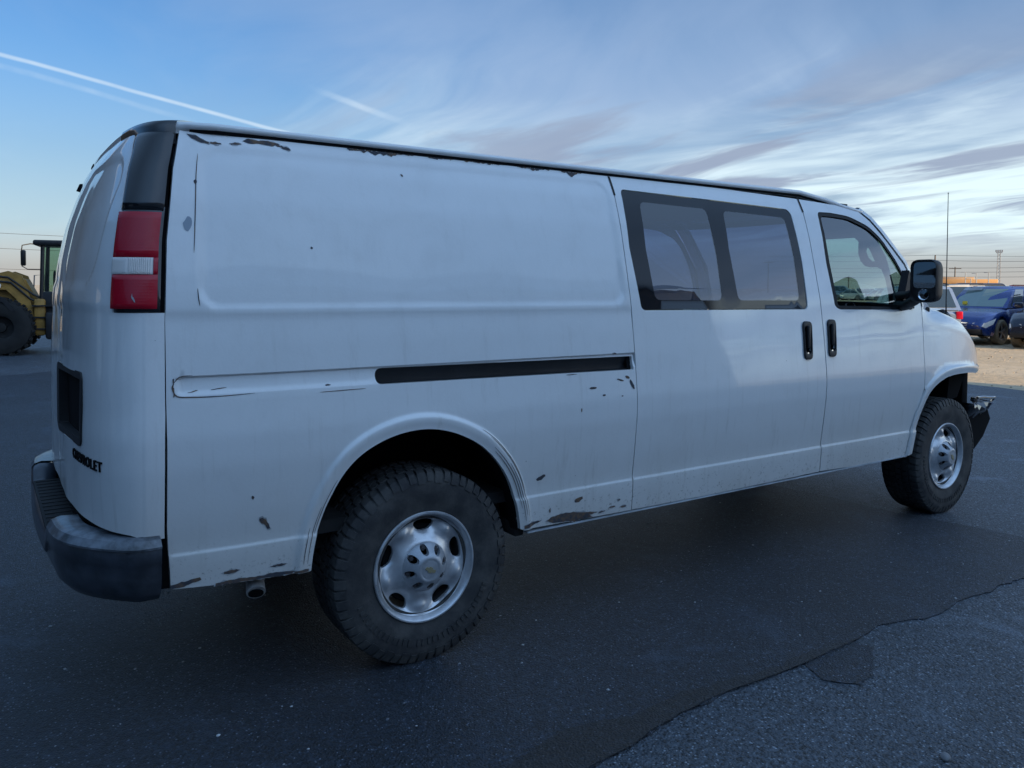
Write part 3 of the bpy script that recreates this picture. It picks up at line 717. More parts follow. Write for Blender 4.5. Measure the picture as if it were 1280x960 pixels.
# --- roof ------------------------------------------------------------------
per = []
for q in np.linspace(-1, 1, 61): per.append(rear([q], [2.06], 0, False)[0][:2])
per = [tuple(p) for p in per]                       # from the left seam round the back to the right seam
rail_r = [(x, -float(wz(2.06)-tap(x))) for x in np.linspace(-.84, 2.55, 40)]+[(2.80, -.785), (2.95, -.80), (3.06, -.80)]
rail_r = [(x, -.770 if x > -.8 else y) for x, y in rail_r[:40]]+[(2.8, -.772), (2.95, -.782), (3.06, -.790), (3.13, -.790)]
# tail trim, then the front edge (bowed) and back along the left side
front_e = [(3.13+.16*math.cos(a), -.790*math.sin(a)) for a in np.linspace(PI/2, -PI/2, 16)][1:-1]
loop = per+rail_r+front_e+[(x, -y) for x, y in rail_r[::-1]]
def rz_(x): return -.082*ss(np.array(x), 2.55, 3.16)-.022*ss(np.array(x), -.75, -1.15)
rings_ = [(0, 2.050), (.0001, 2.062), (-.014, 2.066), (-.018, 2.078), (-.010, 2.088), (.010, 2.089), (.022, 2.084), (.045, 2.093), (.12, 2.112), (.3, 2.132), (.5, 2.142), (.72, 2.146)]
vs = []; N = len(loop)
for d, z in rings_:
    for x, y in loop:
        if d < 0 and x < -.87: d_ = d*.15
        else: d_ = d
        kx_ = (1-d_/2.1); ky = (1-d_/.79); vs.append((1.05+(x-1.05)*kx_, y*ky, z+float(rz_(x))*(1 if d < .3 else .5)))
fs = [(i*N+j, i*N+(j+1) % N, (i+1)*N+(j+1) % N, (i+1)*N+j) for i in range(len(rings_)-1) for j in range(N)]+[tuple((len(rings_)-1)*N+j for j in range(N))]
roof = MB().add(vs, fs).build('roof', M['white'], van, ang=60)
# black cap over the top of the right rear corner, down to the door
def cap_ring(sd):
    vs = []; idx = [i for i in range(len(per)) if (.30 <= (-1+2*i/60)*sd <= 1.0)]
    for d, z, o_ in ((0, 2.046, .010), (0, 2.075, .012), (.004, 2.093, .008), (.03, 2.102, .006), (.09, 2.112, .004)):
        for i in idx:
            x, y = per[i]; L_ = math.hypot((x-1.05)/2.1, y/.79); tq = abs(-1+2*i/60); zl = .035*float(ss(np.array(tq), .42, .54)) if z < 2.05 else 0; vs.append((1.05+(x-1.05)*(1-d/2.1+o_/2.1), y*(1-d/.79+o_/.79), z-zl+float(rz_(x))))
    k = len(idx); return MB().add(vs, [(i*k+j, i*k+j+1, (i+1)*k+j+1, (i+1)*k+j) for i in range(4) for j in range(k-1)]).build('corner_cap', M['gloss'], van, ang=60)
cap_ring(1); cap_ring(-1)
# dark groove under the drip rail, right side
gv = []
for x, y in rail_r:
    gv += [(x, y-.004, 2.051+float(rz_(x))), (x, y-.0085, 2.064+float(rz_(x)))]
mesh('drip_groove', gv, [(2*i, 2*i+2, 2*i+3, 2*i+1) for i in range(len(rail_r)-1)], M['void'], roof)
# windscreen pillar strip (right and left) and windscreen
def pillar(sd):
    lower = [(3.10, 2.000), (3.19, 1.945), (3.27, 1.875), (3.47, 1.675), (3.582, 1.45), (3.592, 1.380)]
    vs = []
    for x, z in lower:
        y = float(wz(z)); n_ = .030
        vs += [(x+.006, -sd*(y-.0), z+.003), (x+.040, -sd*(y-.012), z+.020), (x+.060, -sd*(y-.045), z+.026), (x+.055, -sd*(y-.08), z+.010)]
    fs = []
    for i in range(len(lower)-1):
        for j in range(3):
            f = (i*4+j, i*4+j+1, (i+1)*4+j+1, (i+1)*4+j); fs.append(f)
    return MB().add(vs, fs).build('windscreen_pillar', M['white'], van, ang=60)
pillar(1); pillar(-1)
vs = []; 
for i in range(9):
    q = i/8; z = 2.03-.64*q; xe = np.interp(z, [1.38, 1.45, 1.675, 1.875, 2.0, 2.03], [3.63, 3.60, 3.50, 3.30, 3.13, 3.08]); ye = float(wz(z))-.07
    for j in range(13):
        r = -1+j/6; vs.append((xe+.22*(1-r*r)+.04*(1-r*r)*q, r*ye, z))
fs = [(i*13+j, i*13+j+1, (i+1)*13+j+1, (i+1)*13+j) for i in range(8) for j in range(12)]
mesh('windscreen', vs, fs, M['light'], van)
B = MB(); B.tube([(3.70, -.93, 1.374), (3.80, -.5, 1.395), (3.86, 0, 1.40), (3.80, .5, 1.395), (3.70, .93, 1.374)], .022); B.build('cowl', M['black'], van)
B = MB(); B.prism([(3.586, 1.378), (3.74, 1.384), (3.70, 1.42), (3.612, 1.455)], -.925, -.90); B.build('cowl_corner', M['bump_white'], van)

# --- door seam backing, sills, inner skins --------------------------------
B = MB()
def backing(xc, w_, z0, z1, d=.024):
    vs = []
    zs = np.linspace(z0, z1, 24)
    for z in zs:
        for x in (xc-w_, xc+w_): vs.append((x, -float(half(np.array([x]), np.array([z]), False)[0])+d, z))
    MB().add(vs, [(2*i, 2*i+1, 2*i+3, 2*i+2) for i in range(23)]).build('door_jamb', M['void'], van)
backing(1.09, .04, .46, 2.05); backing(2.53, .04, .46, 2.04); backing(3.57, .04, .80, 1.40); backing(-.955, .03, .49, 1.93)
for y in (-.925, .925): MB().box((1.95, y*.93, .448), (3.0, .05, .04), bev=.008).build('sill', M['under'], van)
B = MB(); B.box((1.96, -.955, .449), (2.95, .030, .007)); B.build('sill_edge_moulding', M['bump_white'], van)
# cargo inner skin (dark) behind the quarter panel, floor, headliner
B = MB()
vs = []; zs = np.linspace(1.02, 2.04, 12); xs_ = [-.9, 1.05]
for sd in (-1, 1):
    vs = [(x, sd*(float(wz(z))-.07), z) for z in zs for x in (xs_ if sd < 0 else [-.9, 2.6])]
    MB().add(vs, [(2*i, 2*i+1, 2*i+3, 2*i+2) for i in range(11)]).build('cargo_wall', M['trim'], van)
B = MB(); B.box((1.35, 0, .60), (4.5, 1.78, .05)); B.build('cargo_floor', M['under'], van)
B = MB(); B.box((1.15, 0, 2.035), (3.9, 1.46, .02)); B.build('headliner', M['liner'], van)
# chassis and wheel wells
B = MB(); B.box((1.75, -.45, .43), (5.3, .10, .14)); B.box((1.75, .45, .43), (5.3, .10, .14)); B.box((1.6, 0, .52), (5.4, 1.6, .06)); B.box((1.2, .1, .40), (1.2, .5, .2), bev=.03)
B.tube([(0, -.8, .3875), (0, .8, .3875)], .055, 12); B.lathe([(.0, -.16), (.13, -.12), (.16, 0), (.13, .12), (0, .16)], 16, Matrix.Translation((0, .0, .3875)))
B.tube([(3.937, -.75, .33), (3.937, .75, .33)], .05, 10); B.box((-.62, 0, .50), (.9, 1.5, .10)); B.build('chassis', M['under'], van)
def well(A_, name, z0=.46, y1=-.55):
    P = [q for q in A_ if q[1] > z0]; n = len(P); vs = []
    for f, y in ((1.0, None), (1.0, -.90), (1.03, -.86), (1.05, y1)):
        for x, z in P:
            cx = np.mean([q[0] for q in P]); yy = -float(half(np.array([x]), np.array([z]), False)[0])+.018 if y is None else y
            vs.append((cx+(x-cx)*f, yy, .46+(z-.46)*f))
    fs = [(i*n+j, i*n+j+1, (i+1)*n+j+1, (i+1)*n+j) for i in range(3) for j in range(n-1)]
    fs.append(tuple(3*n+j for j in range(n)))
    MB().add([(x, -y, z) for x, y, z in vs], fs).build(name, M['void'], van); return MB().add(vs, fs).build(name, M['void'], van)
well(AR, 'rear_wheel_well'); well([q for q in AF if q[0] < 4.36], 'front_wheel_well')
# mud flap lip behind the rear arch and exhaust
B = MB(); B.box((.47, -.86, .455), (.05, .14, .06), bev=.01); B.build('arch_bracket', M['under'], van)
B = MB(); B.tube([(-.45, -.70, .50), (-.60, -.80, .475), (-.655, -.88, .445), (-.665, -.925, .415)], [.030, .030, .032, .034], 14); ex_ = B.build('exhaust_pipe', M['pipe'], van)
B = MB(); B.tube([(-.6652, -.9262, .4135), (-.6658, -.9285, .4115)], [.027, .027], 14); B.build('dark_mouth_disc', M['void'], ex_)  # dark disc stands in for the shade inside the open pipe end

# --- side windows ------------------------------------------------------------
P1 = fillet([(1.250, 1.452), (1.722, 1.447), (1.730, 1.68), (1.713, 1.926), (1.245, 1.934), (1.234, 1.70)], [.035, .035, 0, .035, .035, 0])
P2 = fillet([(1.845, 1.447), (2.352, 1.444), (2.365, 1.69), (2.350, 1.913), (1.842, 1.924), (1.832, 1.72)], [.035, .035, 0, .035, .035, 0])
def SI(off):
    def f(x, z):
        x = np.asarray(x, float); z = np.asarray(z, float); return np.stack([x, -half(x, z, False)+off, z], 1)
    return f
frame = panel('side_window_frame', list(map(tuple, offs(WIN, -.004))), [P1, P2], SI(.004), M['frit'], sld, h=.05, thick=.006)
panel('window_pane', P1, [], SI(.0045), M['tint'], sld, h=.05, thick=0)
panel('window_pane', P2, [], SI(.0045), M['tint'], sld, h=.05, thick=0)
GL = fillet([(2.700, 1.412), (3.468, 1.398), (3.470, 1.52), (3.372, 1.684), (3.250, 1.816), (3.148, 1.884), (2.965, 1.936), (2.800, 1.944), (2.692, 1.942), (2.686, 1.66)], [.02, .0, .03, .05, .05, .05, .05, 0, .03, 0])
panel('window_seal', FW, [GL], SI(.003), M['rubber'], fdo, h=.05, thick=.012)
panel('door_glass', GL, [], SI(.012), M['doorg'], fdo, h=.05, thick=0)
for xc in (1.0865, 2.5305):
    vs = []
    for z in np.linspace(1.955, 2.05, 8):
        y = -float(half(np.array([xc]), np.array([z]), False)[0])-.0022
        vs += [(xc-.006, y, z), (xc+.007, y, z)]
    mesh('door_gap_seal', vs, [(2*i, 2*i+1, 2*i+3, 2*i+2) for i in range(7)], M['rubber'], van)
# --- door handles ---------------------------------------------------------------
def handle(H, parent, name='door_handle'):
    P0 = np.array(dens_(H, .012)); c = P0.mean(0); n = len(P0); rings_ = [(1.0, -.004), (.99, -.010), (.86, -.013), (.70, -.010), (.62, .022), (.0, .024)]
    vs = []
    for f, o_ in rings_:
        q = c+(P0-c)*np.array((f, f if f > .65 else f*1.25)); y = -half(q[:, 0], q[:, 1], False)+o_; vs += [tuple(k) for k in np.stack([q[:, 0], y, q[:, 1]], 1)]
    fs = [(i*n+j, i*n+(j+1) % n, (i+1)*n+(j+1) % n, (i+1)*n+j) for i in range(5) for j in range(n)]
    o = MB().add(vs, fs).build(name, M['black'], parent, ang=50)
    y = -float(half(np.array([c[0]]), np.array([c[1]]), False)[0])
    MB().box((c[0]+.004, y-.006, c[1]+.018), (.026, .020, .125), bev=.006).build('grip', M['black'], parent)
    B = MB(); B.lathe([(.0, -.004), (.010, -.003), (.012, .004)], 14, Matrix.Translation((c[0]-.006, y-.012, c[1]-.078))); B.build('lock_cylinder', M['chrome'], parent)
handle(HS, sld); handle(HF, fdo)

# --- door mirror -----------------------------------------------------------------
B = MB()
Mh = Matrix.Translation((3.205, -1.175, 1.560)) @ Matrix.Rotation(math.radians(-4), 4, 'Z')
def rr_loop(w_, h_, r, n=5): return fillet([(-w_/2, -h_/2), (w_/2, -h_/2), (w_/2, h_/2), (-w_/2, h_/2)], r, n)
L0 = [(.160, .250, -.010), (.164, .256, -.004), (.164, .256, .02), (.158, .246, .055), (.135, .210, .080), (.09, .15, .096), (.03, .04, .100)]
vs = []; n = len(rr_loop(1, 1, .2))
for w_, h_, d in L0:
    for a, b in rr_loop(w_, h_, min(w_, h_)*.30): vs.append((d, a, b))
fs = [(i*n+j, i*n+(j+1) % n, (i+1)*n+(j+1) % n, (i+1)*n+j) for i in range(len(L0)-1) for j in range(n)]+[tuple((len(L0)-1)*n+j for j in range(n))]
B.add(vs, fs, Mh)
inner = [(.012*-1, a, b) for a, b in rr_loop(.160, .250, .045)]; inn2 = [(.006, a, b) for a, b in rr_loop(.146, .234, .04)]
B.add(inner+inn2, [(j, (j+1) % n, n+(j+1) % n, n+j) for j in range(n)]+[tuple(n+j for j in range(n))], Mh)
mir = B.build('door_mirror', M['black'], van, ang=45)
B = MB(); B.add([(.004, a, b+.035) for a, b in rr_loop(.140, .155, .03)], [tuple(range(n))], Mh); B.build('mirror_glass', M['mirror'], mir, False)
B = MB(); B.lathe([(.0, .0), (.028, -.002), (.034, .004)], 20, Mh @ Matrix.Translation((.002, .0, -.080)) @ Matrix.Rotation(math.radians(90), 4, 'Z')); B.build('convex_mirror', M['mirror'], mir)
B = MB(); B.tube([(3.36, -.93, 1.405), (3.33, -1.0, 1.412), (3.28, -1.08, 1.445), (3.26, -1.13, 1.475)], [.036, .032, .032, .03], 12); B.tube([(3.36, -.93, 1.47), (3.30, -1.02, 1.475), (3.27, -1.10, 1.50)], [.026, .024, .024], 10)
B.prism([(3.34, 1.392), (3.482, 1.388), (3.488, 1.515), (3.415, 1.630)], -.965, -.915); B.build('mirror_arm', M['black'], mir, ang=45)

# --- interior ----------------------------------------------------------------------
def seat(y):
    B = MB()
    def slab(c, d, bev, rot=0): B.box((0, 0, 0), d, Matrix.Translation(c) @ Matrix.Rotation(rot, 4, 'Y'), bev)
    slab((2.95, y, .88), (.52, .50, .16), .05); slab((2.66, y, 1.14), (.14, .50, .50), .06, -.18); slab((2.95, y, .70), (.4, .4, .22), .01)
    return B.build('front_seat', M['seat'], van, ang=50)
seat(-.48); seat(.48)
B = MB(); B.prism([(3.45, .9), (3.95, .9), (3.95, 1.30), (3.62, 1.34), (3.46, 1.22)], -.82, .82); B.build('dashboard', M['trim'], van, ang=30)
B = MB(); Ms = Matrix.Translation((3.30, .46, 1.24)) @ Matrix.Rotation(math.radians(-62), 4, 'Y')
B.tube([(.19*math.cos(a), .19*math.sin(a), 0) for a in np.linspace(0, 2*PI, 33)[:-1]], .015, 8, True, Ms); B.box((0, 0, -.01), (.10, .36, .02), Ms, .008); B.box((.08, 0, -.01), (.18, .06, .02), Ms, .008); B.tube([(0, 0, 0), (0, 0, -.3)], .03, 8, M4=Ms); B.build('steering_wheel', M['trim'], van)
# inner pillar trim with grab handle on the passenger side
tr = [(2.55, 2.02), (2.55, 1.79), (2.777, 1.806), (2.905, 1.816), (3.19, 1.837), (3.235, 1.815), (3.235, 1.74), (3.262, 1.69), (3.31, 1.66), (3.37, 1.652), (3.45, 1.655), (3.50, 1.64), (3.545, 1.58), (3.585, 1.48), (3.60, 1.37), (3.66, 1.37), (3.60, 1.53), (3.50, 1.72), (3.28, 1.95), (3.16, 2.02)]
hl = fillet([(3.275, 1.755), (3.30, 1.715), (3.345, 1.690), (3.425, 1.690), (3.36, 1.765), (3.31, 1.800)], .012)
panel('pillar_trim', tr, [hl], lambda x, z: np.stack([x, np.full(len(x), -.755), z], 1), M['trim'], van, h=.04, thick=.03)
# antenna
B = MB(); B.lathe([(.016, 0), (.014, .02), (.006, .035), (.0, .04)], 12, Matrix.Translation((4.18, -.80, 1.315)), 'z'); B.tube([(4.18, -.80, 1.33), (4.175, -.80, 1.42), (4.165, -.80, 2.18)], [.0065, .0038, .0022], 8); B.lathe([(0, -.005), (.006, 0), (0, .005)], 8, Matrix.Translation((4.165, -.80, 2.182)), 'z'); B.build('antenna', M['black'], van)

M['worn_lit_top'] = mat('worn_lit_bumper_top', (.12, .135, .155), .4, coat=.3, var=.6, vscale=16, bump=.001, bscale=40)  # worn paint plus the highlight on top, both put into this paler colour
# --- rear bumper ---------------------------------------------------------------------
def bump_plan(y, off=0.):
    a = abs(y); c = max(0, a-.55)/.48
    return -1.300-off+.28*min(1, c)**2.6+.02*(a/.55)**2*(a <= .55)+.02*(a > .55)
B = MB()
ysec = list(np.linspace(-1.0, 1.0, 61)); vs = []
prof = [(0.10, .672), (.035, .678), (.012, .670), (.0, .650), (.0, .60), (.006, .592), (.006, .555), (.018, .50), (.045, .468), (.10, .462)]
def ring_at(y, dip):
    x = bump_plan(y); return [(x+a, y, z-dip*(z > .585)) for a, z in prof]
path = []
for y in ysec: path.append((bump_plan(y), y, 0))
# wrap the ends along the sides
for sd in (-1, 1): pass
full = [(-.985, -.985), (-1.02, -.990), (-1.07, -.992)]+[(bump_plan(y), y) for y in np.linspace(-.985, .985, 75)]+[(-1.07, .992), (-1.02, .990), (-.985, .985)]
full = np.array(full); full[3:-3, 0] = np.minimum(full[3:-3, 0], -1.075)
for _ in range(3): full[1:-1] = full[1:-1]*.5+.25*(full[:-2]+full[2:])
tg = np.gradient(full, axis=0); tg /= np.hypot(*tg.T)[:, None]; nr = np.stack([-tg[:, 1], tg[:, 0]], 1)   # outward
if nr[len(nr)//2, 0] > 0: nr = -nr
vs = []
for (x, y), (nx_, ny_) in zip(full, nr):
    dip = .060*(1-float(ss(np.array(abs(y)), .44, .50)))
    for a, z in prof: vs.append((x-nx_*a, y-ny_*a, z-(dip if z > .585 else 0)))
k = len(prof); fs = [(i*k+j, i*k+j+1, (i+1)*k+j+1, (i+1)*k+j) for i in range(len(full)-1) for j in range(k-1)]
fs += [tuple(range(k)), tuple((len(full)-1)*k+j for j in range(k))]
bmp = MB().add(vs, fs).build('rear_bumper', M['bumper'], van, ang=50)
mod = bmp.modifiers.new('sol', 'SOLIDIFY'); mod.thickness = .006; mod.offset = -1
B = MB(); B.box((-1.212, 0, .612), (.14, .86, .012), bev=.004)
for i in range(14): B.box((-1.212, -.39+i*.06, .619), (.12, .016, .004), bev=.001)
B.build('step_pad', M['pad'], bmp)
for sd in (-1, 1):
    B = MB(); seg = [(x, y, nx_, ny_) for (x, y), (nx_, ny_) in zip(full, nr) if .52 < y*sd < .99]
    vs = [(x-nx_*a+0, y-ny_*a, z) for x, y, nx_, ny_ in seg for a, z in ((.095, .682), (.04, .686), (.012, .677), (-.004, .655), (-.003, .648))]
    B.add(vs, [(i*5+j, i*5+j+1, (i+1)*5+j+1, (i+1)*5+j) for i in range(len(seg)-1) for j in range(4)])
    B.build('bumper_end_cover', M['worn_lit_top'], bmp)
B = MB(); B.box((-1.13, 0, .58), (.10, 1.5, .08)); B.build('bumper_mount', M['void'], bmp)
# --- bent remains of the front bumper -------------------------------------------------
B = MB()
rr_ = np.random.RandomState(3); nu, nv = 11, 8; vs = []
for i in range(nu):
    q = i/(nu-1); x = 4.36+.42*q; y = -.93+.13*q*q; top = .745-.04*q-.05*max(0, q-.75)/.25; bot_ = top-.05-.20*math.sin(min(1, q*1.15)*PI*.62)
    for j in range(nv):
        r = j/(nv-1); vs.append((x+.03*math.sin(5*r+3*q)-.05*r*r+rr_.uniform(-.008, .008), y+.035*math.sin(6*r+7*q)+rr_.uniform(-.010, .010)+.05*r, top+(bot_-top)*r+rr_.uniform(-.006, .006)))
fb = MB().add(vs, [(i*nv+j, i*nv+j+1, (i+1)*nv+j+1, (i+1)*nv+j) for i in range(nu-1) for j in range(nv-1)]).build('crumpled_bumper_end', M['gloss'], van, ang=20); mod = fb.modifiers.new('sol', 'SOLIDIFY'); mod.thickness = .006
def P_(i, j): return Vector(vs[i*nv+j])+Vector((.004, -.012, .006))
MB().tube([P_(i, 0) for i in range(nu)]+[P_(nu-1, j) for j in range(1, 5)], [.009]*nu+[.013, .012, .010, .007], 6).build('chrome_edge_strip', M['chrome'], fb)
B = MB(); B.add([P_(5, 1), P_(8, 1), P_(9, 2), P_(9, 4), P_(8, 5), P_(6, 4), P_(5, 3)], [(0, 1, 2, 6), (2, 3, 5, 6), (3, 4, 5)]); B.build('torn_reflector', mat('pale_blue_plastic', (.34, .40, .58), .3, coat=.5), fb, False, fix=False)
B = MB(); B.prism([(4.40, .70), (4.66, .66), (4.72, .56), (4.62, .44), (4.50, .36), (4.40, .42)], -.86, -.62); B.prism([(4.25, .935), (4.50, .925), (4.42, .84), (4.36, .74), (4.22, .72)], -.80, -.66); B.build('torn_wheel_liner', M['void'], van, ang=30)

# --- wheels --------------------------------------------------------------------------
RW = .3875
def tyre_mesh():
    B = MB()
    prof = [(.215, -.098), (.2215, -.106), (.2265, -.1175), (.235, -.119), (.26, -.126), (.30, -.131), (.33, -.130), (.345, -.128), (.362, -.123), (.374, -.112), (.378, -.09), (.379, -.04), (.379, 0)]
    prof = prof+[(r, -a) for r, a in prof[::-1][1:]]+[(.19, .10), (.19, -.10)]
    B.lathe(prof, 96, closed=True)
    n = 58
    for k in range(n):
        a0 = 2*PI*k/n
        for sgn in (-1, 1):
            st = a0+(PI/n if sgn > 0 else 0); da = 2*PI/n*.36*(1.15 if k % 2 else .9)
            sec = [(.374, .070), (.3885, .072), (.3872, .108), (.3830, .1175), (.364, .1268), (.348, .1315), (.347, .120)]
            if k % 2: sec[5] = (.340, .1325); sec[6] = (.339, .122)
            vs = []
            for tt, sh in ((st-da, 0), (st+da, .0)):
                for r, y in sec: vs.append((r*math.cos(tt+(.114-y)*.5*sgn), y*sgn, r*math.sin(tt+(.114-y)*.5*sgn)))
            q = len(sec); B.add(vs, [tuple(range(q)), tuple(range(2*q-1, q-1, -1))]+[(i, q+i, q+(i+1) % q, (i+1) % q) for i in range(q)])
        for yc, sh in ((-.042, .3), (0, .0), (.042, .65)):
            st = a0+sh*2*PI/n; da = 2*PI/n*.38
            vs = []
            for r in (.376, .3885):
                for tt, yy in ((st-da, yc-.019), (st+da, yc-.015), (st+da*.9, yc+.019), (st-da*1.1, yc+.015)): vs.append((r*math.cos(tt), yy, r*math.sin(tt)))
            B.add(vs, [(0, 1, 2, 3), (7, 6, 5, 4), (0, 4, 5, 1), (1, 5, 6, 2), (2, 6, 7, 3), (3, 7, 4, 0)])
    # raised blocks of worn sidewall lettering, both shallow rings of studs
    rr = np.random.RandomState(5)
    for k in range(30):
        tt = math.radians(200+k*4.6)+(.05 if k > 12 else 0); wd = rr.uniform(.010, .016)
        for y in (-.1325,):
            Mr = Matrix.Rotation(-tt, 4, 'Y') @ Matrix.Translation((.298, y, 0))
            B.box((0, 0, 0), (.026, .0040, wd), Mr)
            if k % 3 == 0: B.box((.002, -.0002, 0), (.008, .0024, wd*.4), Mr)
    return B
def rim_face(r, th, spokes=True):
    """height of the wheel disc (towards the outside, metres) at radius r and angle th"""
    ph = (th/(2*PI)*5) % 1.0; win = np.exp(-((ph-.5)/.20)**2)           # 1 in the middle of a window
    h0 = np.interp(r, [.0, .100, .108, .130, .150, .165, .178, .186, .192, .197, .203], [.034, .034, .028, .018, .012, .010, .011, .014, .018, .022, .026])
    dent = -.027*np.exp(-((r-.160)/.028)**2)*win
    ridge = .017*np.exp(-((r-.165)/.022)**2)*np.exp(-(((ph+.5) % 1-.5)/.16)**2)
    return h0+dent+ridge
def wheel_parts():
    parts = []
    ty = tyre_mesh()
    # barrel and flange; the outside is at y = -
    B = MB(); B.lathe([(.196, .10), (.196, -.05), (.199, -.085), (.202, -.104), (.206, -.110), (.2105, -.119), (.216, -.1245), (.2215, -.1245), (.2245, -.120), (.2235, -.114), (.216, -.108)], 96)
    n_out = 120; outline = [(.201*math.cos(a), .201*math.sin(a)) for a in np.linspace(0, 2*PI, n_out+1)[:-1]]
    holes = [[(.07*math.cos(a), .07*math.sin(a)) for a in np.linspace(0, 2*PI, 41)[:-1]]]
    for k in range(5):
        c = math.radians(15+72*k); pl = [(.134, -.17), (.140, -.13), (.168, -.205), (.180, -.17), (.183, 0), (.180, .17), (.168, .205), (.140, .13), (.134, .1)]
        pl = [(.141, -.12), (.150, -.21), (.168, -.265), (.182, -.22), (.185, 0), (.182, .22), (.168, .265), (.150, .21), (.141, .12), (.139, 0)]
        holes.append([(r*math.cos(c+a), r*math.sin(c+a)) for r, a in spl(pl+[pl[0]], 3)[:-1]])
    def sf(x, z):
        x = np.asarray(x); z = np.asarray(z); r = np.hypot(x, z); th = np.arctan2(z, x)-math.radians(15)+PI/5
        return np.stack([x, -.078-rim_face(r, th), z], 1)
    o = panel('tmp', outline, holes, sf, M['rim'], None, h=.0065, thick=.014, ang=50)
    me = o.data; B.add([tuple(q.co) for q in me.vertices], [tuple(f.vertices) for f in me.polygons]); bpy.data.objects.remove(o)
    parts.append(('rim', B, M['rim'])) 
    # hub cap: cone with eight nut pockets
    outline = [(.104*math.cos(a), .104*math.sin(a)) for a in np.linspace(0, 2*PI, 73)[:-1]]; holes = []
    for k in range(8):
        c = math.radians(22.5*0+45*k+10); r0 = .077; holes.append([((r0+.0200*math.cos(a))*math.cos(c)-(.0155*math.sin(a))*math.sin(c), (r0+.0200*math.cos(a))*math.sin(c)+(.0155*math.sin(a))*math.cos(c)) for a in np.linspace(0, 2*PI, 17)[:-1]])
    def cf(x, z):
        r = np.hypot(np.asarray(x), np.asarray(z)); h = np.interp(r, [0, .036, .038, .040, .043, .050, .060, .096, .102, .104], [.063, .063, .0615, .063, .0645, .063, .057, .018, .008, .0])
        return np.stack([x, -.098-h, z], 1)
    o = panel('tmp', outline, holes, cf, M['cap'], None, h=.005, thick=.020, ang=50)
    C_ = MB(); C_.add([tuple(q.co) for q in o.data.vertices], [tuple(f.vertices) for f in o.data.polygons]); bpy.data.objects.remove(o)
    parts.append(('hub_cap', C_, M['cap']))
    E_ = MB(); bt_ = [(-.024, -.003), (-.019, .0065), (-.0075, .0065), (-.0065, .0115), (.0085, .0115), (.0080, .0065), (.0255, .0065), (.024, -.0035), (.018, -.0065), (.0070, -.0065), (.0065, -.0115), (-.0085, -.0115), (-.0080, -.0065), (-.021, -.0065)]
    E_.prism(bt_, -.1605, -.1640, M4=Matrix.Rotation(math.radians(28), 4, 'Y')); parts.append(('bowtie_emblem', E_, M['gold']))
    N_ = []
    for k in range(8):
        c = math.radians(45*k+10); q = MB(); q.lathe([(.0, -.128), (.008, -.127), (.0115, -.120), (.0115, -.098)], 6, Matrix.Translation((.079*math.cos(c), 0, .079*math.sin(c)))); N_.append(q)
    D_ = MB(); D_.lathe([(0, -.055), (.16, -.055), (.165, -.04), (.165, .04)], 32); D_.lathe([(0, -.07), (.07, -.07), (.07, -.05)], 24)
    parts.append(('brake_drum', D_, M['void']))
    return ty, parts, N_
ty, parts, nuts = wheel_parts()
def make_wheel(x, y, rz, flipside, src=None, spin=0.):
    if src is None:
        w_ = ty.build('wheel', M['tyre'], van, ang=40)
        for nme, b_, mm in parts: b_.build(nme, mm, w_, ang=40, fix=(nme not in ('rim', 'hub_cap')))
        for q in nuts: q.build('lug_nut', M['nut'], w_, ang=30)
    else:
        w_ = src.copy(); COL.objects.link(w_); w_.parent = van
        for ch in src.children:
            c = ch.copy(); COL.objects.link(c); c.parent = w_
    w_.location = (x, y, RW); w_.rotation_euler = (0, spin, rz+(PI if flipside else 0)); return w_
# wheel local: outside is -y; plane at y = -.124 -> place so that the flange sits at y = -.955
w1 = make_wheel(0, -.832, 0, False)
w2 = make_wheel(3.937, -.832, math.radians(1.3), False, w1, .45)
make_wheel(0, .832, 0, True, w1); make_wheel(3.937, .832, 0, True, w1)

# --- scars in the paint ----------------------------------------------------------------
def scar(polys, ma, name, off=.0012, jag=.0, seed=0):
    r = np.random.RandomState(seed); B = MB()
    for P in polys:
        Q = np.array(dens_(P, .012)); Q = Q+r.normal(size=Q.shape)*jag; y = -half(Q[:, 0], Q[:, 1])-off
        n = len(Q); B.add([tuple(q) for q in np.stack([Q[:, 0], y, Q[:, 1]], 1)], [tuple(range(n))])
    o = B.build(name, ma, van, False, fix=False); bm = bmesh.new(); bm.from_mesh(o.data); bmesh.ops.triangulate(bm, faces=bm.faces)
    for f in bm.faces:
        if f.normal.y > 0: f.normal_flip()
    bm.to_mesh(o.data); bm.free(); o['kind'] = 'stuff'; return o
def halo(polys, g, seed):
    out_ = []
    for P in polys:
        Q = np.array(P); c = Q.mean(0); out_.append([tuple(q) for q in Q+(Q-c)/(np.hypot(*(Q-c).T)[:, None]+1e-6)*g])
    return out_
def ell(x, z, a, b, rot=0, n=12, seed=0, j=.12):
    r = np.random.RandomState(seed+int(abs(x)*100)); return [(x+a*math.cos(q)*math.cos(rot)*(1+r.normal()*j)-b*math.sin(q)*math.sin(rot), z+a*math.cos(q)*math.sin(rot)+b*math.sin(q)*math.cos(rot)*(1+r.normal()*j)) for q in np.linspace(0, 2*PI, n+1)[:-1]]
def ragged(x0, x1, z0, z1, dep, seed, step=.012):
    """flaked band hanging from an edge line"""
    r = np.random.RandomState(seed); xs = np.arange(x0, x1+step, step); w_ = np.abs(np.convolve(r.normal(size=len(xs)+6), np.ones(4)/4, 'same'))[3:-3]*dep*1.9+dep*.2
    env = np.sin(np.linspace(.08, PI-.08, len(xs)))**.5; top = [(x, z0+(z1-z0)*(x-x0)/(x1-x0)) for x in xs]; return top+[(x, z0+(z1-z0)*(x-x0)/(x1-x0)-w_[i]*env[i]) for i, x in list(enumerate(xs))[::-1]]
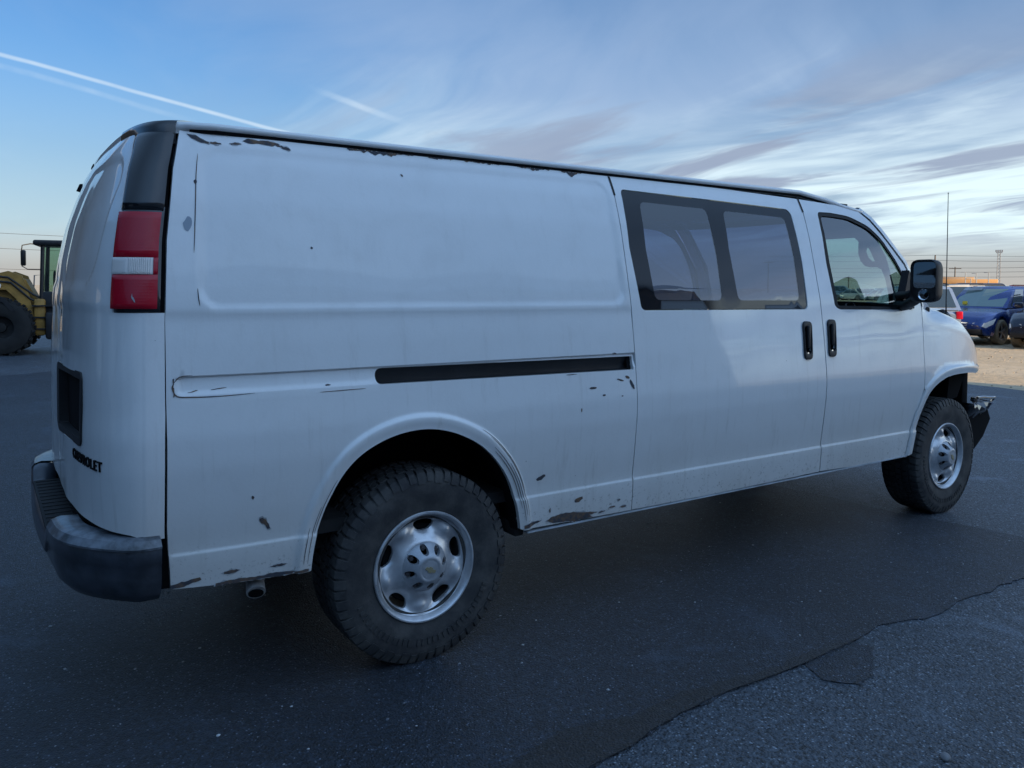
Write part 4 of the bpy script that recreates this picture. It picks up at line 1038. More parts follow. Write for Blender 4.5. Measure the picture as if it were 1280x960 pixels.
ch = [[(-.852, 2.046), (-.822, 2.043), (-.800, 2.028), (-.778, 2.020), (-.782, 2.012), (-.806, 2.016), (-.834, 2.029)], ell(-.757, 2.017, .020, .004), ell(-.69, 2.022, .018, .004, .1),
      [(-.66, 2.036), (-.64, 2.047), (-.60, 2.043), (-.57, 2.046), (-.53, 2.040), (-.525, 2.028), (-.545, 2.032), (-.56, 2.026), (-.60, 2.032), (-.64, 2.029)], ell(-.505, 2.024, .02, .005, -.3),
      ragged(-.26, .03, 2.052, 2.052, .011, 3), ragged(.10, .22, 2.051, 2.052, .007, 4), ragged(.27, .47, 2.052, 2.052, .005, 5), ragged(.55, .72, 2.052, 2.052, .006, 6), ragged(.8, .92, 2.052, 2.052, .007, 8)]
scar(ch, M['chip'], 'flaked_roof_edge', off=.0018, jag=.0012, seed=1); scar(halo([q for q in ch if len(q) < 20], .0035, 1), M['primer'], 'roof_edge_primer', off=.0010, jag=.0014, seed=11)
low = [[(-.951, .492), (-.951, .508), (-.90, .515), (-.862, .521), (-.857, .511), (-.895, .500), (-.92, .494)], [(-.814, .480), (-.812, .489), (-.77, .492), (-.73, .494), (-.68, .488), (-.62, .492), (-.55, .485), (-.493, .484), (-.49, .475), (-.60, .476), (-.73, .480)],
       ell(-.76, .522, .026, .006, .05), ell(-.597, .516, .032, .004), [(.58, .484), (.618, .501), (.684, .506), (.74, .501), (.876, .482), (.828, .475), (.845, .464), (.80, .462), (.77, .464), (.74, .456), (.70, .466), (.665, .468), (.621, .470)],
       [(.462, .472), (.458, .488), (.50, .494), (.558, .494), (.535, .485), (.50, .477)], ell(.96, .492, .018, .003), ell(1.03, .484, .02, .004), ell(1.0, .52, .008, .003), ell(.90, .478, .02, .003, .1), ell(.60, .53, .004, .010),
       [(-.668, .694), (-.655, .698), (-.644, .690), (-.636, .672), (-.629, .655), (-.638, .654), (-.645, .668), (-.660, .680)], [(-.941, 1.14), (-.938, 1.141), (-.937, 1.2), (-.942, 1.2)]]
scar(low, M['chip'], 'sill_chips', off=.0018, jag=.001, seed=2); scar(halo(low[1:-1], .004, 2), M['primer'], 'sill_primer', off=.0010, jag=.0018, seed=12)
mid = [ell(.547, .684, .028, .009, .35), ell(.759, .556, .026, .010, .3), ell(.820, 1.058, .019, .005), ell(.882, 1.022, .010, .004), ell(.985, 1.085, .02, .004, -.3), ell(1.056, 1.060, .008, .026, .5), ell(1.03, 1.095, .014, .006, -.4),
       ell(-.445, 1.650, .005, .005), ell(-.691, .774, .005, .006), ell(.751, .964, .003, .010), ell(.992, 1.011, .006, .003), ell(.959, 1.207, .012, .004), ell(-.417, 1.150, .012, .003), ell(-.88, 1.155, .018, .0018, .2), ell(-.80, 1.160, .025, .0018, .1), ell(-.038, 1.959, .007, .004, -.8), ell(.70, 1.125, .03, .002)]
scar(mid, M['chip'], 'panel_chips', jag=.0004, seed=3)
scar([ell(-.872, 1.719, .013, .026, -.25)], M['grey_chip'], 'filler_spot')
def crack(pts, w_): 
    P = np.array(spl(pts, 4)); d = np.gradient(P, axis=0); d /= np.hypot(*d.T)[:, None]; n_ = np.stack([-d[:, 1], d[:, 0]], 1); k = np.linspace(0, PI, len(P)); ww = (np.sin(k)**.5*w_+.0003)[:, None]
    return list(map(tuple, P+n_*ww))+list(map(tuple, (P-n_*ww)[::-1]))
cr = [crack([(-.822, 1.973), (-.833, 1.90), (-.842, 1.80), (-.850, 1.70), (-.857, 1.62)], .0014), ell(-.838, 1.87, .005, .008), crack([(-.852, 1.50), (-.851, 1.47), (-.848, 1.44)], .0014),
      crack([(-.88, 1.209), (-.92, 1.205), (-.941, 1.18), (-.943, 1.165), (-.93, 1.142), (-.89, 1.137), (-.8, 1.135), (-.68, 1.138)], .0018), crack([(-.45, 1.126), (-.36, 1.127), (-.27, 1.128)], .001)]
for d, z0, z1 in ((.052, .50, .90), (.030, .50, .86), (.040, .52, .78), (.058, .62, .93), (.020, .56, .84)):
    L_ = [tuple(q) for q in offs(AR, d) if q[0] > .1 and z0 < q[1] < z1]
    L2 = [tuple(q) for q in offs(AR, -d) if q[0] > .1 and z0 < q[1] < z1]
    L_ = L_ if np.mean([q[0] for q in L_] or [0]) > np.mean([q[0] for q in L2] or [0]) else L2
    if len(L_) > 3: cr.append(crack(L_[::2], .0013))
for d, z0, z1 in ((.018, .50, .72), (.034, .50, .64), (.010, .60, .80)):
    L_ = [(q[0], q[1]) for q in offs(AR, d) if q[0] < -.2 and z0 < q[1] < z1]; L2 = [(q[0], q[1]) for q in offs(AR, -d) if q[0] < -.2 and z0 < q[1] < z1]
    L_ = L_ if np.mean([q[0] for q in L_]) < np.mean([q[0] for q in L2]) else L2
    if len(L_) > 3: cr.append(crack(L_[::2], .0010))
scar(cr, M['chip'], 'paint_cracks', off=.0016)

# ================================================================== SURROUNDINGS
cam_p = Vector((-1.466, -3.764, 1.51))
def az(deg, dist, z=0.): return Vector((cam_p.x+dist*math.cos(math.radians(deg)), cam_p.y+dist*math.sin(math.radians(deg)), z))
# --- warehouse behind the camera, whose shade lies over the lot ------------------
M['wall'] = mat('grey_metal_cladding', (.42, .43, .44), .6, var=.12, vscale=.8); M['roofm'] = mat('galvanised_roof', (.38, .39, .40), .5, metal=.3, var=.1)
M['rdoor'] = mat('pale_roller_door', (.50, .50, .48), .55, var=.08)
wh = empty('warehouse', 'long grey metal warehouse seen only as the dark reflection in the van side', 'building', (-14, -30, 0))
X0, X1, Y0, Y1, HW = -44., 16.8, -44., -14.2, 7.2
B = MB(); ox, oy = -14, -30
nr_ = 152; vs = []
for i in range(nr_+1):
    x = X0+(X1-X0)*i/nr_; vs += [(x-ox, Y1-oy+(.06 if i % 2 else 0), 0), (x-ox, Y1-oy+(.06 if i % 2 else 0), HW)]
B.add(vs, [(2*i, 2*i+2, 2*i+3, 2*i+1) for i in range(nr_)]); B.build('front_wall', M['wall'], wh, False, fix=False)
B = MB(); B.add([(X1-ox, Y1-oy, 0), (X1-ox, Y0-oy, 0), (X1-ox, Y0-oy, HW), (X1-ox, -19.-oy, HW+2.75), (X1-ox, Y1-oy, HW)], [(0, 1, 2, 3, 4)]); B.add([(X0-ox, Y1-oy, 0), (X0-ox, Y0-oy, 0), (X0-ox, Y0-oy, HW), (X0-ox, Y1-oy, HW)], [(0, 3, 2, 1)]); B.add([(X0-ox, Y0-oy, 0), (X1-ox, Y0-oy, 0), (X1-ox, Y0-oy, HW), (X0-ox, Y0-oy, HW)], [(0, 1, 2, 3)]); B.build('end_wall', M['wall'], wh, False, fix=False)
B = MB(); B.add([(X0-ox-.3, Y1-oy+.4, HW), (X1-ox+.3, Y1-oy+.4, HW), (X1-ox+.3, -19.-oy, HW+2.85), (X0-ox-.3, -19.-oy, HW+2.85), (X1-ox+.3, Y0-oy-.4, HW), (X0-ox-.3, Y0-oy-.4, HW)], [(0, 1, 2, 3), (3, 2, 4, 5)]); B.build('roof', M['roofm'], wh, False, fix=False)
for x in (-30, -18, -6, 6):
    B = MB(); 
    for k in range(16): B.box((x-ox, Y1-oy+.08, .12+k*.26), (4.2, .05+.03*(k % 2), .25))
    B.build('roller_door', M['rdoor'], wh, False, fix=False)
M['dark_wall'] = mat('dark_slate_cladding', (.012, .016, .024), .95, spec=.08)
# --- shed added out of view to the west to darken the rear doors
we = empty('added_west_shed', 'long dark shed added out of view in the west to dim the van rear', 'building', (-29, 6, 0))
B = MB(); vs = []
for i in range(101):
    y = -14+40*i/100-6; vs += [(12+(.06 if i % 2 else 0), y, 0), (12+(.06 if i % 2 else 0), y, 8.2)]
B.add(vs, [(2*i, 2*i+1, 2*i+3, 2*i+2) for i in range(100)]); B.build('front_wall', M['dark_wall'], we, False, fix=False)
B = MB(); B.box((0, 0, 4.1), (23.6, 39.6, 8.2)); B.build('side_wall', M['dark_wall'], we, False)
B = MB(); B.prism([(-12.4, 8.22), (12.5, 8.22), (0, 10.4)], -20.3, 20.3); B.build('roof', M['roofm'], we, False)
for y in (-12, -2, 8):
    B = MB()
    for k in range(16): B.box((12.1, y, .12+k*.26), (.05+.03*(k % 2), 4.2, .25))
    B.build('roller_door', M['rdoor'], we, False, fix=False)
# --- dark barn north-west, just left of the frame: the dark shape mirrored in the rear doors
ba = empty('barn', 'tall dark barn just beyond the left edge, mirrored in the rear doors of the van', 'building', (-17, 27, 0))
B = MB(); B.box((0, 0, 4.6), (27.2, 13.6, 9.2)); B.build('wall', M['dark_wall'], ba, False)
for i in range(27): MB().box((-13+i, -6.86, 4.55), (.12, .1, 9.0)).build('wall_batten', M['dark_wall'], ba, False)
B = MB(); B.prism([(-7.2, 9.22), (7.2, 9.22), (0, 12.2)], -14, 14, axis='x'); B.build('roof', M['roofm'], ba, False)
B = MB(); B.box((0, -6.95, 2.4), (5, .12, 4.8), bev=.02); B.build('sliding_door', M['void'], ba, False)
# --- generic vehicle ---------------------------------------------------------------
M['carglass'] = mat('car_glass', (.02, .03, .035), .04, spec=.8, coat=1.0); M['carglass2'] = mat('pale_car_glass', (.16, .24, .23), .05, spec=.8, coat=1.0)
M['dusty'] = mat('dusty_tyre', (.24, .19, .13), .9, var=.25, vscale=9); M['alloy'] = mat('grey_alloy', (.33, .30, .27), .4, metal=.5)
M['headlamp'] = mat('headlamp_lens', (.85, .82, .76), .2, coat=.6)
PAINT = {}
def cpaint(n, c, metal=.3):
    if n not in PAINT: PAINT[n] = mat(n+'_car_paint', c, .28, metal=metal, coat=.8, var=.06, vscale=3)
    return PAINT[n]
def car(label, cat, name, loc, yaw_, paint, L=4.7, Wd=1.82, H=1.68, kind='suv', group=None, detail=True, glassm='carglass', wheel_r=.345, tyre_m='tyre'):
    """front towards local +x, standing on z = 0"""
    root = empty(name, label, cat, loc, yaw_, group)
    hl_, hw = L/2, Wd/2; wb = L*.575; xf, xr_ = wb/2+.02*L, -wb/2+.02*L; zb = .24 if kind == 'suv' else .18
    belt = H*.62; hood = H*.60; prof = {'suv': [(-hl_, belt-.12), (-hl_+.08, belt), (-hl_+.6, belt+.03), (L*.19, belt-.02), (L*.22, hood), (hl_-.45, hood-.10), (hl_-.10, hood-.26), (hl_, hood-.42)],
        'sedan': [(-hl_, belt-.10), (-hl_+.1, belt+.03), (-hl_+.8, belt+.06), (L*.18, belt-.02), (L*.22, hood), (hl_-.5, hood-.10), (hl_-.12, hood-.22), (hl_, hood-.38)]}['suv' if kind != 'sedan' else 'sedan']
    st = sorted(set(list(np.linspace(-hl_, hl_, 44 if detail else 16))+[xf-.02, xr_-.02])); vs = []; ns = 10
    for x in st:
        e = min(hl_-x, x+hl_); w_ = hw*(1-.16*max(0, 1-e/.55)**2.2); top = float(np.interp(x, [p[0] for p in prof], [p[1] for p in prof])); lo = zb+.10*max(0, 1-e/.25)
        cut = 0
        for xc in (xf, xr_):
            R_ = wheel_r+.065
            if abs(x-xc) < R_: cut = max(cut, wheel_r+math.sqrt(R_*R_-(x-xc)**2)*1.02)
        l2 = max(lo, cut); mid = (l2+top)/2
        for y, z in ((w_*.93, l2), (w_*.985, l2+.03*(1 if cut == 0 else .3)), (w_, l2+(top-l2)*.30), (w_*.995, l2+(top-l2)*.60), (w_*.965, l2+(top-l2)*.86), (w_*.90, top-.015), (w_*.72, top+.012), (w_*.36, top+.028), (0, top+.032)): vs.append((x, y, z))
    k = 9; vs2 = [(x, -y, z) for x, y, z in vs]; n = len(vs); F_ = [(i*k+j, (i+1)*k+j, (i+1)*k+j+1, i*k+j+1) for i in range(len(st)-1) for j in range(k-1)]
    B = MB(); B.add(vs, F_); B.add(vs2, [f[::-1] for f in F_]); last = (len(st)-1)*k
    for a in (0, last): B.add([vs[a+j] for j in range(k)]+[vs2[a+j] for j in range(k-1, -1, -1)], [tuple(range(2*k))])
    body = B.build('body', paint, root, ang=40, fix=False)
    MB().box((0, 0, zb+.16), (L*.93, Wd*.80, .30)).build('underbody', M['void'], root)
    # greenhouse
    rz0, rz1 = belt-.01, H
    if kind == 'sedan': bx0, bx1, tx0, tx1 = -hl_+.75, L*.21, -L*.20, L*.04
    elif kind == 'van': bx0, bx1, tx0, tx1 = -hl_+.05, L*.25, -hl_+.22, L*.10
    else: bx0, bx1, tx0, tx1 = -hl_+.06, L*.215, -hl_+.42, L*.045
    bw, tw = hw*.90, hw*.70
    def gh(x, s_, q, out=0.):  # q = 0 bottom, 1 top
        return (x, s_*((bw+(tw-bw)*q)+out), rz0+(rz1-rz0)*q)
    B = MB(); nq = 6
    vs = []
    for q, zz_ in ((0, rz0), (.5, None), (.88, None), (.97, None), (1, None)):
        zc = rz0+(rz1-rz0)*q; x0 = bx0+(tx0-bx0)*q; x1 = bx1+(tx1-bx1)*q; w_ = bw+(tw-bw)*q; ins = .0 if q < .97 else .05 if q < 1 else .16
        vs += [(x0+ins, -w_+ins*.7, zc), (x1-ins, -w_+ins*.7, zc), (x1+.10-ins, 0, zc), (x1-ins, w_-ins*.7, zc), (x0+ins, w_-ins*.7, zc), (x0-.05+ins, 0, zc)]
    B.add(vs, [(i*6+j, i*6+(j+1) % 6, (i+1)*6+(j+1) % 6, (i+1)*6+j) for i in range(4) for j in range(6)]+[(24, 25, 26, 27, 28, 29)])
    B.build('cabin', paint, root, ang=50)
    G = M[glassm]
    def P(x_, y_, q, o=.006):
        return (x_, y_, rz0+(rz1-rz0)*q)
    def xw(q): return bx1+(tx1-bx1)*q
    def xb(q): return bx0+(tx0-bx0)*q
    def ww(q): return bw+(tw-bw)*q
    a, b = .07, .87
    MB().add([(xw(a)+.008, -ww(a)+.07, rz0+(rz1-rz0)*a), (xw(a)+.105, 0, rz0+(rz1-rz0)*a), (xw(a)+.008, ww(a)-.07, rz0+(rz1-rz0)*a), (xw(b)+.008, ww(b)-.06, rz0+(rz1-rz0)*b), (xw(b)+.108, 0, rz0+(rz1-rz0)*b), (xw(b)+.008, -ww(b)+.06, rz0+(rz1-rz0)*b)], [(0, 1, 4, 5), (1, 2, 3, 4)]).build('windscreen', G, root, False, fix=False)
    MB().add([(xb(a)-.008, -ww(a)+.10, rz0+(rz1-rz0)*.12), (xb(a)-.058, 0, rz0+(rz1-rz0)*.12), (xb(a)-.008, ww(a)-.10, rz0+(rz1-rz0)*.12), (xb(b)-.008, ww(b)-.08, rz0+(rz1-rz0)*b), (xb(b)-.058, 0, rz0+(rz1-rz0)*b), (xb(b)-.008, -ww(b)+.08, rz0+(rz1-rz0)*b)], [(2, 1, 4, 3), (1, 0, 5, 4)]).build('rear_window', G, root, False, fix=False)
    cuts = [.06, .40, .72, .96] if kind != 'sedan' else [.10, .52, .92]
    for sd in (-1, 1):
        for c0, c1 in zip(cuts[:-1], cuts[1:]):
            pts = []
            for f, q in ((c0+.015, .10), (c1-.015, .10), (c1-.015, .85), (c0+.015, .85)):
                pts.append((xb(q)+(xw(q)-xb(q))*f, sd*(ww(q)+.006), rz0+(rz1-rz0)*q))
            MB().add(pts, [(0, 1, 2, 3) if sd < 0 else (3, 2, 1, 0)]).build('side_window', M['carglass'], root, False, fix=False)
    for sd in (-1, 1):
        MB().box((L*.17, sd*(hw+.07), belt+.07), (.11, .20, .15), bev=.03).build('wing_mirror', paint if detail else M['black'], root)
        B = MB(); pl = [(hl_-.52, hood-.24), (hl_-.10, hood-.36), (hl_-.035, hood-.46), (hl_-.12, hood-.50), (hl_-.38, hood-.40)]
        B.add([(x, sd*(hw*(1-.16*max(0, 1-(hl_-x)/.55)**2.2)+.006), z) for x, z in pl]+[(hl_+.006-.0, sd*hw*.58, hood-.44), (hl_-.02, sd*hw*.60, hood-.36)], [(0, 1, 2, 3, 4), (1, 6, 5, 2)]); B.build('headlight', M['headlamp'], root, False, fix=False)
        B = MB(); B.box((-hl_+.06, sd*hw*.84, belt-.14), (.14, .16, .20), bev=.02); B.build('tail_light', M['red'], root)
    B = MB()
    for i in range(4): B.box((hl_-.005, 0, hood-.40-.05*i), (.03, Wd*.44, .022), bev=.004)
    B.box((hl_-.02, 0, hood-.475), (.02, Wd*.48, .24)); g_ = B.build('grille', M['chrome'] if detail else M['black'], root); g_['kind'] = 'stuff'
    MB().box((hl_-.04, 0, zb+.13), (.12, Wd*.86, .16), bev=.03).build('lower_bumper', M['black'], root)
    if detail:
        for sd in (-1, 1): MB().box(((tx0+tx1)/2, sd*(tw-.05), H+.03), (tx1-tx0-.1, .035, .03), bev=.01).build('roof_rail', M['black'], root)
    base_w = None
    for x in (xf, xr_):
        for sd in (-1, 1):
            if base_w is None:
                B = MB(); r_ = wheel_r; B.lathe([(r_*.64, -.10), (r_*.72, -.115), (r_*.92, -.11), (r_, -.085), (r_, .085), (r_*.9, .11), (r_*.6, .10)], 32)
                base_w = B.build('wheel', M[tyre_m], root); S_ = MB()
                S_.lathe([(r_*.66, -.098), (r_*.66, -.085), (r_*.56, -.07), (r_*.56, .05)], 28)
                for q in range(5): S_.box((r_*.30, -.085, 0), (r_*.66, .03, r_*.15), Matrix.Rotation(q*2*PI/5+.3, 4, 'Y'), .008)
                S_.lathe([(0, -.105), (r_*.14, -.10), (r_*.16, -.06)], 12); rimo = S_.build('rim', M['alloy'], base_w)
                MB().lathe([(0, -.03), (r_*.6, -.03)], 20).build('brake', M['void'], base_w); w_ = base_w
            else:
                w_ = base_w.copy(); COL.objects.link(w_); w_.parent = root
                for chh in base_w.children: c = chh.copy(); COL.objects.link(c); c.parent = w_
            w_.location = (x, sd*(hw-.10), wheel_r); w_.rotation_euler = (0, .3*x, 0 if sd < 0 else PI)
    return root
nb_, nd_ = cpaint('navy_blue', (.022, .055, .22)), cpaint('dark_navy', (.016, .020, .038))
# navy SUV seen from its front left; its front left wheel stands near (21.9, 7.2)
def place(front_left, yaw_, L, Wd, inset=.10):
    wbx = L*.575/2+.02*L; c, s_ = math.cos(yaw_), math.sin(yaw_); lx, ly = wbx, Wd/2-inset; return (front_left[0]-(lx*c-ly*s_), front_left[1]-(lx*s_+ly*c), 0)
Y1_ = math.radians(181)
sb = car('blue SUV with a yellow tag inside the windscreen, parked on the sunlit dirt', 'car', 'parked_car', place((21.9, 7.05), Y1_, 4.75, 1.84), Y1_, nb_, 4.75, 1.84, 1.62, glassm='carglass2', tyre_m='dusty', group='cars parked in the dirt lot')
MB().box((.98, -.33, 1.13), (.03, .14, .10), bev=.02).build('yellow_tag', mat('yellow_plastic', (.75, .60, .05), .5), sb)
MB().add([(.50, -.62, 1.50), (.505, -.10, 1.505), (.42, -.10, 1.575), (.41, -.60, 1.57)], [(0, 1, 2, 3)]).build('windscreen_sticker', M['pale'], sb, False, fix=False)
Y2_ = math.radians(190)
fr = az(24.55, 24.2)
car('dark navy SUV with a chrome slatted grille, cut by the right edge of the picture', 'car', 'parked_car', (fr.x-(2.35*math.cos(Y2_)+.93*math.sin(Y2_)), fr.y-(2.35*math.sin(Y2_)-.93*math.cos(Y2_)), 0), Y2_, nd_, 4.7, 1.86, 1.66, tyre_m='dusty', group='cars parked in the dirt lot')
# hatchback seen from behind, between mirror and blue SUV
Y3_ = math.radians(40)
c3_ = az(29.75, 25.5); car('silver blue hatchback seen from behind its tinted rear window, just right of the van mirror', 'car', 'parked_car', (c3_.x, c3_.y, 0), Y3_, cpaint('silver_blue', (.22, .28, .38)), 4.5, 1.80, 1.60, group='cars parked in the dirt lot')
c3_ = az(28.1, 35); car('beige minivan parked behind the silver blue hatchback', 'car', 'parked_car', (c3_.x, c3_.y, 0), math.radians(50), cpaint('beige', (.55, .50, .42), .1), 4.9, 1.90, 1.70, 'van', group='cars parked in the dirt lot')
c3_ = az(26.9, 36); car('grey green sedan whose roof shows behind the blue SUV', 'car', 'parked_car', (c3_.x, c3_.y, 0), math.radians(120), cpaint('grey_green', (.20, .25, .24)), 4.7, 1.8, 1.42, 'sedan', group='cars parked in the dirt lot')
# far rows
rr = np.random.RandomState(11)
cols_ = [('white', (.70, .70, .70)), ('silver', (.40, .42, .45)), ('charcoal', (.05, .05, .06)), ('maroon', (.16, .02, .03)), ('blue_grey', (.12, .17, .26)), ('beige', (.55, .50, .42))]
protos = {}
def far_car(kind, cn):
    key = (kind, cn)
    ct = dict(cols_)[cn]
    return car('', '', 'parked_car', (0, 0, 0), 0, cpaint(cn, ct, .1), 4.7, 1.82, {'suv': 1.68, 'sedan': 1.45, 'van': 1.95}[kind], kind, group='distant cars in rows across the lot', detail=False)
ORD = ['first', 'second', 'third', 'fourth', 'fifth', 'sixth', 'seventh', 'eighth', 'ninth', 'tenth', 'eleventh', 'twelfth', 'thirteenth', 'fourteenth', 'fifteenth', 'sixteenth', 'seventeenth', 'eighteenth', 'nineteenth', 'twentieth']+['twenty '+q for q in ('first', 'second', 'third', 'fourth', 'fifth', 'sixth')]
def copy_tree(o, parent=None):
    c = o.copy(); COL.objects.link(c); c.parent = parent
    for chh in o.children: copy_tree(chh, c)
    return c
k = 0
for row, (dist, a0, a1, n) in enumerate(((62, 23.6, 27.6, 9), (84, 23.4, 29.2, 15), (118, 23.2, 35.5, 26), (150, 29.5, 36.0, 10))):
    for i in range(n):
        kind = ['suv', 'sedan', 'suv', 'van', 'sedan'][rr.randint(5)]; cn = cols_[rr.randint(len(cols_))][0]; key = (kind, cn)
        if key not in protos: o = protos[key] = far_car(kind, cn)
        else: o = copy_tree(protos[key])
        P_ = az(a1-(a1-a0)*(i+.5)/n+rr.uniform(-.05, .05), dist+rr.uniform(-1.5, 1.5)); o.location = P_; o.rotation_euler = (0, 0, math.radians([120, 118, 300, 298][rr.randint(4)]+rr.uniform(-3, 3)))
        kn = {'suv': 'SUV', 'sedan': 'sedan', 'van': 'minivan'}[kind]; rn = ['nearest far row', 'second far row', 'third far row', 'farthest row'][row]
        o['label'] = 'distant %s %s, %s from the left in the %s' % (cn.replace('_', ' '), kn, ORD[i], rn); o['category'] = 'car'; o['group'] = 'distant cars in rows across the lot'
# --- long building far right, orange sunlight put into its roof band colour ----------------------------------------------
M['tan'] = mat('tan_wall', (.50, .36, .24), .8); M['orange'] = mat('sun_tinted_fascia', (.62, .34, .14), .7); M['dgrey'] = mat('grey_band', (.12, .12, .13), .8)
bl = empty('terminal_building', 'long low building with a roof band painted orange as sunlit, far across the lot', 'building', az(26.8, 260), math.radians(26.8+90))
MB().box((0, 0, 1.55), (15.6, 12, 3.1)).build('wall', M['dgrey'], bl); MB().box((.8, 0, 3.75), (18, 12.6, 1.3), bev=.1).build('roof_band', M['orange'], bl); MB().box((2.4, 0, 4.7), (10, 10, .8), bev=.1).build('upper_roof', M['tan'], bl)
for i in range(9): MB().box((-7+i*1.7, -6.05, 1.5) if False else (-7+i*1.7, 6.03, 1.5), (1.1, .08, 1.1)).build('window', M['carglass'], bl)
sh = empty('storage_shed', 'low grey shed on the horizon at the far right', 'building', az(24.2, 240), math.radians(24.2+90))
MB().box((0, 0, 1.1), (8, 8, 2.2)).build('wall', M['dgrey'], sh); MB().box((0, 0, 2.35), (8.6, 8.6, .3)).build('roof', M['roofm'], sh)
# --- poles and wires --------------------------------------------------------------------
M['wood'] = mat('weathered_pole_wood', (.10, .085, .075), .9, var=.2); M['steel'] = mat('galvanised_steel', (.30, .31, .33), .5, metal=.5); M['wire'] = mat('wire', (.04, .04, .045), .6)
def upole(a, dist, h, label, arm=True, r=.20, yaw_=None):
    p = az(a, dist); ro = empty('utility_pole', label, 'pole', p, math.radians(a+90) if yaw_ is None else yaw_, 'wooden utility poles')
    MB().tube([(0, 0, 0), (0, 0, h)], [r*1.2, r*.8], 8).build('pole', M['wood'], ro)
    if arm:
        MB().box((0, .1, h-.6), (3.6, .18, .22)).build('crossarm', M['wood'], ro)
        for x in (-1.6, -.6, .6, 1.6): MB().lathe([(0, .3), (.10, .22), (.12, 0), (0, -.02)], 8, Matrix.Translation((x, .1, h-.45)), 'z').build('insulator', M['steel'], ro)
    return ro
upole(33.42, 300, 6.1, 'crossarm utility pole seen through the van front door window')
upole(27.27, 300, 9.0, 'crossarm utility pole above the building with the orange-lit roof')
upole(28.39, 250, 11.0, 'bare pole beside the van mirror, carrying the upper wires', arm=False, r=.22)
upole(21.4, 235, 12.0, 'pole just outside the right edge carrying the wires')
upole(38.5, 300, 11.5, 'pole hidden behind the van body carrying the wires')
for a, h in ((26.69, 5.9), (26.10, 5.6), (25.45, 5.8), (26.4, 4.2)):
    ro = empty('light_pole', {26.69: 'thin lamp post in front of the building with the orange-lit roof, leftmost of the three', 26.10: 'middle one of three thin lamp posts before the building with the orange-lit roof', 25.45: 'rightmost of three thin lamp posts before the building with the orange-lit roof', 26.4: 'short lamp post between the two left tall ones'}[a], 'lamp post', az(a, 230), math.radians(a+90), 'lamp posts of the far lot')
    MB().tube([(0, 0, 0), (0, 0, h)], [.16, .10], 8).build('post', M['steel'], ro); MB().box((.5, 0, h), (1.1, .25, .14), bev=.03).build('lamp_head', M['steel'], ro)
tw = empty('floodlight_mast', 'tall pale mast with a cluster head above the far right cars', 'mast', az(24.93, 270), math.radians(24.93+90))
B = MB()
for i, (a, b) in enumerate(((-.45, -.45), (.45, -.45), (.45, .45), (-.45, .45))): MB().tube([(a*1.2, b*1.2, 0), (a*.7, b*.7, 12.2)], .09, 6).build('mast_leg', M['steel'], tw)
B = MB()
for k in range(12):
    z = k*1.0; f = 1.2-.5*k/12; g2 = 1.2-.5*(k+1)/12
    B.tube([(-.45*f, -.45*f, z), (.45*g2, -.45*g2, z+1)], .05, 4); B.tube([(.45*f, .45*f, z), (-.45*g2, .45*g2, z+1)], .05, 4); B.tube([(-.45*f, .45*f, z), (-.45*g2, -.45*g2, z+1)], .05, 4)
o = B.build('lattice_brace', M['steel'], tw); o['kind'] = 'stuff'
MB().box((0, 0, 12.25), (1.6, 1.4, .2)).build('platform', M['steel'], tw)
for i in range(4): MB().box((-.75+i*.5, .1, 12.75), (.40, .35, .6), bev=.05).build('floodlight', M['steel'], tw)
def wire(label, pts, r=.045):
    out = []
    for a, b in zip(pts[:-1], pts[1:]):
        for j in range(12):
            q = j/12; p = Vector(a).lerp(Vector(b), q); p.z -= 4*q*(1-q)*(Vector(b)-Vector(a)).length*.006; out.append(p)
    out.append(Vector(pts[-1])); return tag(MB().tube(out, r, 5).build('power_line', M['wire'], None), label, 'power line', 'power lines over the lot')
def wp(a, d, el): return tuple(az(a, d, 1.51+d*math.tan(math.radians(el))))
for el0, el1, el2, nm in ((2.20, 2.18, 2.02, 'topmost of the power lines right of the van mirror'), (1.88, 1.85, 1.72, 'second power line from the top right of the van mirror'), (1.42, 1.38, 1.40, 'third power line down, right of the van mirror'), (1.20, 1.12, 1.15, 'fourth power line down, right of the van mirror'), (.80, .82, .84, 'lowest thin power line right of the van mirror')):
    wire(nm, [wp(38.5, 260, el0), wp(28.39, 250, el1), wp(21.4, 235, el2), wp(12, 240, el2)], .042)
for el, nm in ((3.08, 'topmost of the power lines behind the loader cab'), (2.17, 'middle power line behind the loader cab'), (.95, 'lowest power line behind the loader cab')):
    wire(nm, [wp(97, 200, el+.25), wp(80, 200, el-.12)], .045)
upole(97, 200, 12.5, 'pole outside the left edge carrying the wires behind the loader'); upole(80, 200, 12.5, 'pole hidden behind the van carrying the left wires')
# --- wheel loader --------------------------------------------------------------------------
M['cat'] = mat('dusty_yellow_paint', (.36, .20, .045), .62, var=.25, vscale=4, coat=.1); M['cabglass'] = glass_mat('green_cab_glass', (.50, .66, .56)); M['ltyre'] = mat('loader_tyre', (.018, .018, .018), .85, var=.3)
LD = empty('wheel_loader', 'yellow wheel loader with a black cab and big tyres, left of the van', 'loader', (-.08, 16.9, 0), math.radians(171))
